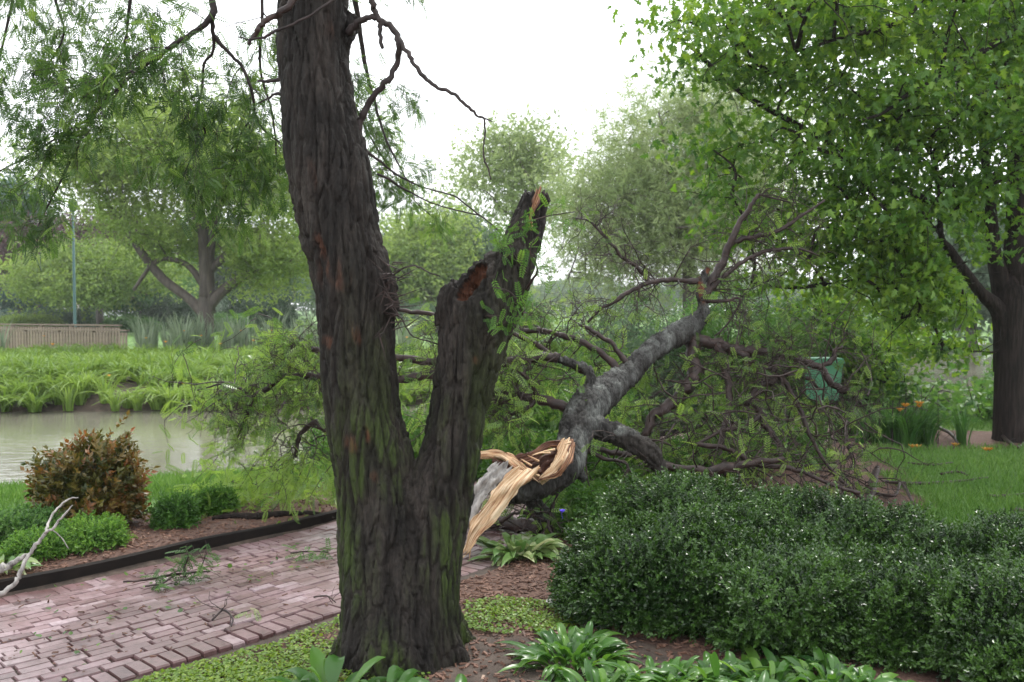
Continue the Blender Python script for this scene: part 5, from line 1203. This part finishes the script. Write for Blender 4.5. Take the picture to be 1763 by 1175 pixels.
# fallen orange petals on the lawn
for k, (px_, py_, lab) in enumerate([(1527, 760, 'orange fallen flower left in the lily bed'), (1577, 774, 'orange fallen flower at the front of the lily bed'), (1645, 771, 'orange fallen flower on the mulch near the maple'), (1697, 781, 'orange fallen flower on the grass in front of the maple')]):
    b_ = G(px_, py_); f = Acc()
    for _ in range(2): flower(f, A(b_[0] + r_.normal() * .02, b_[1], hz(b_[0], b_[1]) + .03), .07, r_)
    tag(f.build('fallen_flower', M['orange']), lab, 'flower', 'fallen orange flowers by the maple')
f = Acc(); c = P(966, 880, 4.6)
for _ in range(3): flower(f, c + rng.normal(size=3) * .008, .022, r_)
f.tube([c, c + A(.01, .05, -.05)], [.001, .001], 4)
tag(f.build('purple_flower', M['purple_petal']), 'tiny purple flower at the left shoulder of the boxwood hedge', 'flower')

# ------------------------------------------------------------------ grass, ground cover, chips
def scatter(n, fn_pos, tmpl, size, mat, name, label, cat, tintm=.5, tilt=.3, upright=True, zoff=0.0, s3=None):
    x, y = fn_pos(n); z = height(x, y) + zoff; m = len(x)
    if upright:
        R = yaw_R(rng.random(m) * 6.28); R = R + rng.normal(size=(m, 3, 3)) * tilt * .3
    else:
        R = basis(rng.normal(size=(m, 3)) * A(1, 1, .25), rng.normal(size=(m, 3)) * .4 + A(0, 0, 1))
    a = Acc(); sc = size * (.6 + .8 * rng.random(m))
    if s3 is not None: sc = sc[:, None] * (np.asarray(s3) * (1 + rng.normal(size=(m, 3)) * .25))
    a.inst(tmpl, np.stack([x, y, z], 1), R, sc, np.clip(tintm + n2(x, y, 1.2, 2, 7) * .2 + rng.normal(size=m) * .2, 0, 1))
    return tag(a.build(name, M[mat]), label, cat, kind='stuff')
def in_lawn(n):
    y = 5.8 + 13 * rng.random(n) ** 1.3; x = 2.0 + rng.random(n) * (y * .6 - .5)
    w_ = n2(x, y, 1.3, 3, 9) * .25
    m = (x - 2.9 - .25 * (y - 6) + w_ > 0) & (y + w_ > 5.9) & (np.hypot((x - 5.4) / 1.5, (y - 11.3) / .75) > 1) & (np.hypot((x - 4.1) / 1.2, (y - 11.6) / .9) > 1) & (np.abs(path_sd(x, y)) > PW + .1) & (y < near_shore(x))
    return x[m], y[m]
scatter(130000, in_lawn, T_GRASS, .055, 'grass', 'lawn_grass', 'short green lawn grass right of the hedge', 'grass', .5, .8)
def in_bank(n):
    x = -12 + 13 * rng.random(n); y = near_shore(x) - 4.2 * rng.random(n); sdv = path_sd(x, y); m = (sdv > 1.6) & (y > 5)
    return x[m], y[m]
scatter(60000, in_bank, T_GRASS, .075, 'grass', 'bank_grass', 'longer wet grass on the near pond bank', 'grass', .6, .8)
T_RND = (A([0, 0, 0], [.32, .15, .04], [.4, .55, .06], [0, .9, 0], [-.4, .55, .06], [-.32, .15, .04]), [[[0, 1, 2, 3, 4, 5]]])
def in_cover(n):
    px_ = rng.uniform(180, 1020, n); py_ = rng.uniform(1000, 1290, n); g = np.array([G(a, b)[:2] for a, b in zip(px_, py_)]); x, y = g[:, 0], g[:, 1]
    sdv = path_sd(x, y); w_ = n2(x, y, 3, 3, 19) * .12
    leftp = (sdv < -PW - .1 + w_ * .6) & (x < -.35) & (y < 5.0); rightp = (np.hypot((x - .02) / .42, (y - 4.75) / .3) + w_ < 1) & (x > -.25)
    m = (leftp | rightp) & (n2(x, y, 4, 2, 23) > -.12 + .3 * rng.normal(size=n)); return x[m], y[m]
scatter(60000, in_cover, T_RND, .017, 'cover', 'ground_cover', 'low yellow green creeping ground cover around the trunk', 'ground cover', .5, upright=False, zoff=.018)
T_CHIP = (A([-.5, -.5, -.5], [.5, -.5, -.5], [.4, .5, -.5], [-.45, .5, -.5], [-.4, -.5, .5], [.5, -.45, .5], [.4, .4, .5], [-.5, .5, .5]),
          [[[0, 3, 2, 1], [4, 5, 6, 7], [0, 1, 5, 4], [1, 2, 6, 5], [2, 3, 7, 6], [3, 0, 4, 7]]])
def in_mulch(n):
    px_ = rng.uniform(-60, 1500, n); py_ = 800 + 400 * rng.random(n); g = np.array([G(a, b)[:2] for a, b in zip(px_, py_)]); x, y = g[:, 0], g[:, 1]
    sdv = path_sd(x, y); m = ((sdv > PW + .12) & (sdv < 1.9) & (y < 8.5)) | ((sdv < -PW - .1) & (x > -.3) & (y > 4.55) & (x < 2.5)) | ((sdv < -PW - .1) & (y < 4.7) & (x > -1.6) & (rng.random(n) < .3))
    return x[m], y[m]
scatter(26000, in_mulch, T_CHIP, .03, 'chips', 'mulch_chips', 'reddish brown bark mulch chips in the beds', 'mulch', .45, upright=False, zoff=.004, s3=(.32, 1.0, .16))
def in_litter(n):
    s_ = rng.random(n) * 8 + 1.0; v_ = rng.normal(size=n) * .55; v_ = v_ * (np.abs(v_) < .76)
    c = np.stack([np.interp(s_, S, CL[:, 0]), np.interp(s_, S, CL[:, 1])], 1); t_ = np.stack([np.interp(s_, S, TAN[:, 0]), np.interp(s_, S, TAN[:, 1])], 1)
    q = c + np.stack([-t_[:, 1], t_[:, 0]], 1) * v_[:, None]; return q[:, 0], q[:, 1]
scatter(260, in_litter, T_RND, .03, 'locust', 'leaf_litter', 'small torn leaves scattered over the brick path', 'leaf litter', .5, upright=False, zoff=.03)
scatter(420, in_litter, T_CHIP, .022, 'chips', 'bark_litter', 'bits of bark and wood scattered over the brick path', 'litter', .3, upright=False, zoff=.024, s3=(.3, 1.0, .16))

# ------------------------------------------------------------------ broken sticks and leafy twigs lying about
def stick(name, label, runs, mat='grey_stick', leaves=0, lsize=.1, group=None, gn=.3, sides=8, tw=0, lm='locust'):
    b = P(*runs[0][0][:3]); t = thing(name, label, 'branch', (b[0], b[1], hz(b[0], b[1])), group); an_ = []
    for k, pts in enumerate(runs):
        pa, ra = trace(pts, 5, gn * .5); ra = ra * (.68 if mat == 'grey_stick' else 1.1); zz = height(pa[:, 0], pa[:, 1]); pa[:, 2] = np.maximum(pa[:, 2], zz + ra * .8 + np.where(np.abs(path_sd(pa[:, 0], pa[:, 1])) < PW + .05, .022, 0))
        a = Acc(); a.tube(pa, ra, sides)
        if tw: twigs(a, pa, .0028, tw, .16, 1, .02, .4, .3, .1, None, 4)
        a.build('stick', M[mat], t, True)
        if leaves:
            for q in pa[len(pa) // 3:]: an_ += [(q, unit(A(rng.normal(), rng.normal(), .0)))] * leaves
    if an_: leaf_set('leaves', an_, T_PIN2, lsize, lm, t, droop=.15, up=3, spread=.02, jitter=.25, tintm=.35)
    return t
def gp(px_, py_, up_, r): # a point above the ground pixel
    g = G(px_, py_); return (px_, py_ - up_ / g[1] * F, g[1], r)
stick('fallen_branch', 'bare grey forked branch leaning over the edging at the left', [
    [(-30, 1030, 5.0, 6), (5, 1020, 5.0, 6.5), (28, 1002, 5.02, 7), (38, 980, 5.05, 6), (50, 955, 5.08, 5.5), (65, 935, 5.1, 5.5), (78, 920, 5.13, 4.8), (84, 900, 5.2, 3.5), (95, 880, 5.25, 3), (118, 860, 5.3, 2.4), (135, 857, 5.32, 1)],
    [(78, 918, 5.13, 4.5), (92, 910, 5.1, 3.8), (100, 898, 5.1, 3.2), (110, 888, 5.1, 3), (125, 870, 5.1, 1.2)], [(90, 912, 5.13, 1.8), (105, 925, 5.15, 1.6), (118, 945, 5.15, 1.2)]])
stick('fallen_branch', 'short thick broken branch end at the left edge of the bed', [[(-60, 990, 5.15, 15), (-20, 982, 5.2, 14), (5, 978, 5.25, 12), (22, 970, 5.28, 9), (40, 958, 5.3, 6), (45, 954, 5.3, 3)]], 'limb_plain' if 'limb_plain' in M else 'grey_stick')
stick('fallen_branch', 'dark crooked branch lying along the edging under the hanging leaves', [[(365, 920, 6.7, 3), (400, 917, 6.75, 5), (430, 925, 6.7, 6), (455, 918, 6.75, 6.5), (490, 908, 6.85, 5), (530, 900, 6.9, 4), (575, 893, 7, 3)]], 'bark_dark', gn=.2)
stick('leafy_twig', 'largest leafy twig lying on the brick path, nearest the edging', [
    [gp(212, 1008, .02, 1.6), gp(250, 1005, .02, 2), gp(290, 1000, .03, 2.2), gp(330, 992, .02, 2), gp(362, 990, .02, 1.2)], [gp(250, 1016, .02, 1.6), gp(280, 1010, .02, 1.6), gp(300, 1000, .03, 1.6)],
    [gp(318, 1000, .02, 2.2), gp(318, 998, .08, 2), gp(324, 998, .13, 1.6), gp(320, 998, .17, .8)], [gp(340, 998, .02, 1.4), gp(350, 997, .1, 1), gp(356, 996, .15, .7)]], 'twig', 2, .075, 'leafy twigs on the brick path', tw=3, lm='under')
stick('leafy_twig', 'small leafy twig on the brick path beside the trunk', [[gp(500, 958, .02, 1.2), gp(530, 955, .02, 1.4), gp(565, 956, .02, 1)]], 'twig', 2, .09, 'leafy twigs on the brick path', tw=2, lm='under')
stick('leafy_twig', 'bare curled twig in the middle of the brick path', [[gp(365, 1075, .02, 1.6), gp(385, 1068, .05, 1.8), gp(400, 1075, .03, 1.6), gp(398, 1086, .02, 1.2)], [gp(385, 1068, .05, 1.2), gp(380, 1062, .04, 1), gp(372, 1062, .05, .7)]], 'twig_dark', 0, .07, 'leafy twigs on the brick path', tw=3)
stick('leafy_twig', 'sprig with pale leaves near the middle of the brick path', [[gp(415, 1062, .02, 1), gp(430, 1058, .02, 1)]], 'twig', 2, .07, 'leafy twigs on the brick path', lm='varieg')
stick('leafy_twig', 'thin dark twig on the path where it meets the ground cover', [[gp(540, 1035, .02, 1.4), gp(562, 1036, .03, 1.4), gp(578, 1044, .02, 1)]], 'twig', 0, .07, 'leafy twigs on the brick path', tw=3)
LS = [([gp(1520, 835, .03, 2.6), gp(1560, 842, .05, 3.2), gp(1600, 838, .03, 3), gp(1655, 832, .02, 2.4), gp(1700, 826, .02, 1.5)], 'long thin stick on the lawn reaching toward the right edge'),
      ([gp(1500, 858, .04, 3.2), gp(1540, 866, .06, 3), gp(1552, 852, .1, 2.6), gp(1575, 878, .03, 2.2), gp(1590, 888, .02, 1.4)], 'crooked stick on the lawn just behind the hedge'),
      ([gp(1495, 880, .03, 7), gp(1500, 868, .14, 8), gp(1508, 862, .24, 6), gp(1512, 860, .28, 3)], 'dark upright broken stub behind the hedge'),
      ([gp(1620, 820, .02, 2.2), gp(1650, 818, .03, 2.2), gp(1665, 822, .02, 1.6)], 'short stick in the middle of the lawn'),
      ([gp(1700, 858, .02, 2.6), gp(1735, 858, .02, 2.8), gp(1780, 853, .02, 2.4)], 'brown stick at the right edge of the lawn'),
      ([gp(1745, 885, .02, 5), gp(1765, 888, .02, 7), gp(1800, 892, .02, 8)], 'thick stick end cut by the right edge of the picture'),
      ([gp(1730, 735, .3, 2.4), gp(1765, 762, .1, 2.6), gp(1800, 780, .02, 2)], 'thin bough hanging in front of the maple trunk foot'),
      ([gp(1715, 748, .06, 3), gp(1735, 765, .04, 3.2), gp(1750, 774, .02, 3), (1765, 765, 11, 3), (1800, 760, 11, 3)], 'dark forked stick on the mulch in front of the maple'),
      ([gp(1610, 745, .1, 3), gp(1640, 758, .05, 3), gp(1650, 770, .02, 2)], 'dark stick on the mulch between the lilies and the maple'),
      ([gp(1560, 800, .02, 1.8), gp(1600, 806, .03, 2), gp(1640, 800, .02, 1.4)], 'thin stick across the far part of the lawn')]
for pts, lab in LS: stick('fallen_stick', lab, [pts], 'twig', 0, group='sticks fallen on the lawn', tw=4)
# pile of leafy broken boughs on the bank
b_ = G(1640, 722); t = thing('bough_pile', 'pile of broken leafy boughs on the pond bank left of the maple trunk', 'branches', (b_[0], b_[1], hz(b_[0], b_[1]))); an_ = []
for _ in range(26):
    c = A(b_[0] + rng.normal() * .65, b_[1] + rng.normal() * .4, .05 + abs(rng.normal()) * .12); pt = crooked(c, A(rng.normal(), rng.normal() * .4, .25), .8, 6, .25, .05); a = Acc(); a.tube(pt, np.linspace(.012, .003, 7), 5); a.build('bough', M['twig_dark'], t, True); an_ += [(pt[q], unit(pt[q] - pt[q - 1])) for q in range(1, 7)]
leaf_set('leaves', an_, T_LOB, .11, 'under', t, droop=.2, per=10, spread=.1, tintm=.6)
a = Acc(); b_ = G(940, 1040); a.inst(T_RND, [A(b_[0], b_[1], hz(b_[0], b_[1]) + .02)], basis(A([1, .2, .1]), A([.1, -.3, 1.])), np.array([.05]), .5)
o = a.build('pale_leaf', M['stone']); sl = o.modifiers.new('s', 'SOLIDIFY'); sl.thickness = .002
tag(o, 'single pale leaf lying on the mulch right of the trunk', 'leaf')

# ------------------------------------------------------------------ footbridge, bin, pole, car, bench, building, stone
pr, pl_ = P(219, 600, 31), P(-120, 600, 34)
br = thing('footbridge', 'weathered wooden footbridge with slatted railings at the far left behind the daylilies', 'bridge', (pr[0], pr[1], -.05))
def rail(a0, a1, ztop, z0, name='railing'):
    n = Acc(); d = a1 - a0; L_ = math.hypot(d[0], d[1]); yaw = math.atan2(d[1], d[0]); mid = (a0 + a1) / 2
    n.box((mid[0], mid[1], ztop), (L_ + .1, .14, .05), yaw, .35); n.box((mid[0], mid[1], ztop - .12), (L_, .05, .09), yaw, .3); n.box((mid[0], mid[1], z0 + .2), (L_, .05, .09), yaw, .4)
    k = int(L_ / .13)
    for i in range(k + 1):
        q = a0 + d * (i / k); n.box((q[0] - math.sin(yaw) * -.045, q[1] - math.cos(yaw) * .045, (ztop - .1 + z0) / 2), (.085, .03, ztop - z0 - .06), yaw, .5 + .5 * rng.random())
    rl = n.build(name, M['wood_grey'], br)
    for i in range(int(L_ / 1.5) + 1):
        q = a0 + d * min(1, i * 1.5 / L_); p_ = Acc(); p_.box((q[0], q[1] + .02, (ztop + z0) / 2 - .12), (.12, .12, ztop - z0 + .18), yaw, .25); p_.build('post', M['wood_grey'], rl)
e0 = A(pl_[0], pl_[1], 0); e1 = A(pr[0], pr[1], 0)
rail(e0, e1, .84, .0); off = A(-.3, 2.2, 0); rail(e0 + off, e1 + off * .9 + A(-.8, 0, 0), .97, .1)
n = Acc(); d = e1 - e0; yaw = math.atan2(d[1], d[0]); mid = (e0 + e1) / 2 + off / 2
for i in range(int(np.linalg.norm(d) / .16)):
    q = e0 + off / 2 + d * (i * .16 / np.linalg.norm(d)); n.box((q[0], q[1], -.03), (.15, 2.2, .05), yaw, rng.random())
n.build('deck', M['wood_grey'], br)
# green bin / cabinet half hidden by branches
def frustum(a, cx, cy, z0, z1, w0, w1, d0, d1, tint=.5):
    V_ = [[cx + sx * w0 / 2, cy + sy * d0 / 2, z0] for sx, sy in ((-1, -1), (1, -1), (1, 1), (-1, 1))] + [[cx + sx * w1 / 2, cy + sy * d1 / 2, z1] for sx, sy in ((-1, -1), (1, -1), (1, 1), (-1, 1))]
    a.add(A(*V_), [[[0, 3, 2, 1], [4, 5, 6, 7], [0, 1, 5, 4], [1, 2, 6, 5], [2, 3, 7, 6], [3, 0, 4, 7]]], tint)
b_ = P(1416, 690, 11.3); zt = P(1416, 616, 11.3)[2]; zb = P(1416, 688, 11.3)[2]
t = thing('litter_bin', 'green litter bin on a post half hidden behind drooping branches', 'bin', (b_[0], b_[1], hz(b_[0], b_[1])))
a = Acc(); frustum(a, b_[0], b_[1], zb, zt - .06, .3, .38, .26, .32); a.build('bin_body', M['bin'], t)
a = Acc(); frustum(a, b_[0], b_[1], zt - .06, zt, .42, .38, .35, .3); a.build('bin_lid', M['bin'], t)
a = Acc(); a.tube([A(b_[0], b_[1] + .05, hz(b_[0], b_[1]) - .05), A(b_[0], b_[1] + .05, zb + .02)], [.03, .03], 10); a.build('post', M['twig_dark'], t, True)
b_ = P(129, 560, 42); a0 = hz(b_[0], b_[1]); t = thing('lamp_post', 'slim teal lamp post behind the footbridge', 'lamp post', (b_[0], b_[1], a0))
a = Acc(); a.tube([A(b_[0], b_[1], a0 - .05), A(b_[0], b_[1], a0 + .5), A(b_[0], b_[1], a0 + .55), A(b_[0], b_[1], a0 + 5.9)], [.1, .1, .07, .05], 14); a.build('pole', M['teal'], t, True)
a = Acc(); a.tube([A(b_[0], b_[1], a0 + 5.9), A(b_[0], b_[1], a0 + 6), A(b_[0], b_[1], a0 + 6.35), A(b_[0], b_[1], a0 + 6.45)], [.08, .16, .22, .04], 14); a.build('lamp_head', M['teal'], t, True)
# car
cx, cy = (209 - 881.5) / F * 140, 140.0
t = thing('parked_car', 'white car parked far away beyond the lawn on the left', 'car', (cx, cy, 0))
prof = [(-2.25, .35), (-2.25, .8), (-1.9, .95), (-1.2, 1.0), (-.55, 1.42), (.9, 1.45), (1.6, 1.02), (2.2, .9), (2.3, .35)]
V_ = [[cx + x, cy + s * .85 * (.8 if z > 1.1 else 1), z] for s in (-1, 1) for x, z in prof]; n_ = len(prof)
me = mesh('body', V_, [[list(range(n_))], [list(range(2 * n_ - 1, n_ - 1, -1))], [[i, i + n_, (i + 1) % n_ + n_, (i + 1) % n_] for i in range(n_)]], M['white_paint'], t)
a = Acc(); a.box((cx + .1, cy - .72, 1.2), (1.7, .03, .28)); a.box((cx + .1, cy + .72, 1.2), (1.7, .03, .28)); a.build('window', M['glass'], t)
for wx_ in (-1.4, 1.45):
    for s in (-1, 1):
        a = Acc(); a.tube([A(cx + wx_, cy + s * .72, .34), A(cx + wx_, cy + s * .92, .34)], [.34, .34], 16); w_o = a.build('wheel', M['tyre'], t, True); a = Acc(); a.tube([A(cx + wx_, cy + s * .9, .34), A(cx + wx_, cy + s * .94, .34)], [.2, .18], 12); a.build('rim', M['stone'], w_o)
# bench
b_ = G(1585, 590, -.25); t = thing('park_bench', 'small orange brown bench on the lawn across the pond', 'bench', (b_[0], b_[1], -.25))
a = Acc(); a.box((b_[0], b_[1], .16), (1.0, .4, .05)); a.build('seat', M['bench'], t)
a = Acc(); [a.box((b_[0], b_[1] + .22, .33 + .14 * k), (1.0, .04, .11)) for k in range(2)]; a.build('backrest', M['bench'], t)
for s in (-.45, .45):
    a = Acc(); a.box((b_[0] + s, b_[1] + .05, .05), (.07, .4, .66)); a.build('leg', M['twig_dark'], t)
# far building at the left edge
t = thing('pale_building', 'low pale building with brown roof at the far left edge', 'building', (-86, 150, 0))
a = Acc(); a.box((-86, 152, 2.6), (26, 10, 5.2)); a.build('wall', M['render_wall'], t)
a = Acc(); V_ = A([-100, 146, 5.2], [-72, 146, 5.2], [-72, 158, 5.2], [-100, 158, 5.2], [-97, 152, 8], [-75, 152, 8]); a.add(V_, [[[0, 1, 5, 4], [2, 3, 4, 5]]]); a.F.setdefault(3, []).append(np.array([[1, 2, 5], [3, 0, 4]])); a.F.setdefault(4, []).append(np.array([[3, 2, 1, 0]])); a.build('roof', M['roof'], t)
for k in range(6):
    a = Acc(); a.box((-96 + k * 4, 146.98, 2.6), (1.6, .1, 1.7)); a.build('window', M['glass'], t)
b_ = P(63, 614, 26); a = Acc()
c_ = np.array([b_[0], b_[1], b_[2]]); th_ = np.linspace(0, 2 * math.pi, 14, endpoint=False); rr_ = 1 + .12 * np.sin(th_ * 3 + 1)
V_ = np.concatenate([np.stack([c_[0] + .4 * rr_ * np.cos(th_), c_[1] + .25 * rr_ * np.sin(th_), np.full(14, z_)], 1) for z_ in (hz(b_[0], b_[1]) - .05, c_[2] - .03)] + [np.stack([c_[0] + .34 * rr_ * np.cos(th_), c_[1] + .2 * rr_ * np.sin(th_), np.full(14, c_[2])], 1)])
e_ = np.arange(14); f_ = (e_ + 1) % 14
tag(mesh('boulder', V_, [np.concatenate([np.stack([e_, f_, f_ + 14, e_ + 14], 1), np.stack([e_ + 14, f_ + 14, f_ + 28, e_ + 28], 1)]), [list(range(28, 42))]], M['stone']), 'pale flat-topped rock among the daylilies in front of the footbridge', 'rock')

# ------------------------------------------------------------------ far woodland all round the park
r_ = np.random.default_rng(77); a = Acc(); n = 26000
ang = r_.uniform(-1.05, 1.05, n); dist = 175 + 30 * r_.random(n); hh = 8 + 3.5 * np.array(n2(ang * 14, ang * 0, 1, 3, 5)); hh = np.where((ang < -.1), hh * .95, hh * .8)
pos = np.stack([np.sin(ang) * dist, np.cos(ang) * dist, r_.random(n) ** .7 * hh], 1)
a.inst(SPR, pos, basis(r_.normal(size=(n, 3)), r_.normal(size=(n, 3)) + A(0, 0, .5)), 1.5 * (.6 + .8 * r_.random(n)), np.clip(.5 + noise(pos * .12, 3) * .4 + r_.normal(size=n) * .15, 0, 1))
tag(a.build('far_woodland', M['grey_green']), 'far belt of trees closing the park at the horizon', 'woodland', kind='stuff')

# ------------------------------------------------------------------ damp air
hb = Acc(); hb.box((0, 120, 9), (640, 330, 22)); hz_o = hb.build('haze', None)
hm, HN, HL = newmat('haze'); ho = HN.new('ShaderNodeOutputMaterial'); hv = HN.new('ShaderNodeVolumePrincipled')
hv.inputs['Density'].default_value = 0.0006; hv.inputs['Color'].default_value = (.93, .96, 1, 1); hv.inputs['Anisotropy'].default_value = 0.2
HL.new(hv.outputs[0], ho.inputs['Volume']); hz_o.data.materials.append(hm); tag(hz_o, 'thin damp haze in the air over the park', 'haze', kind='stuff')
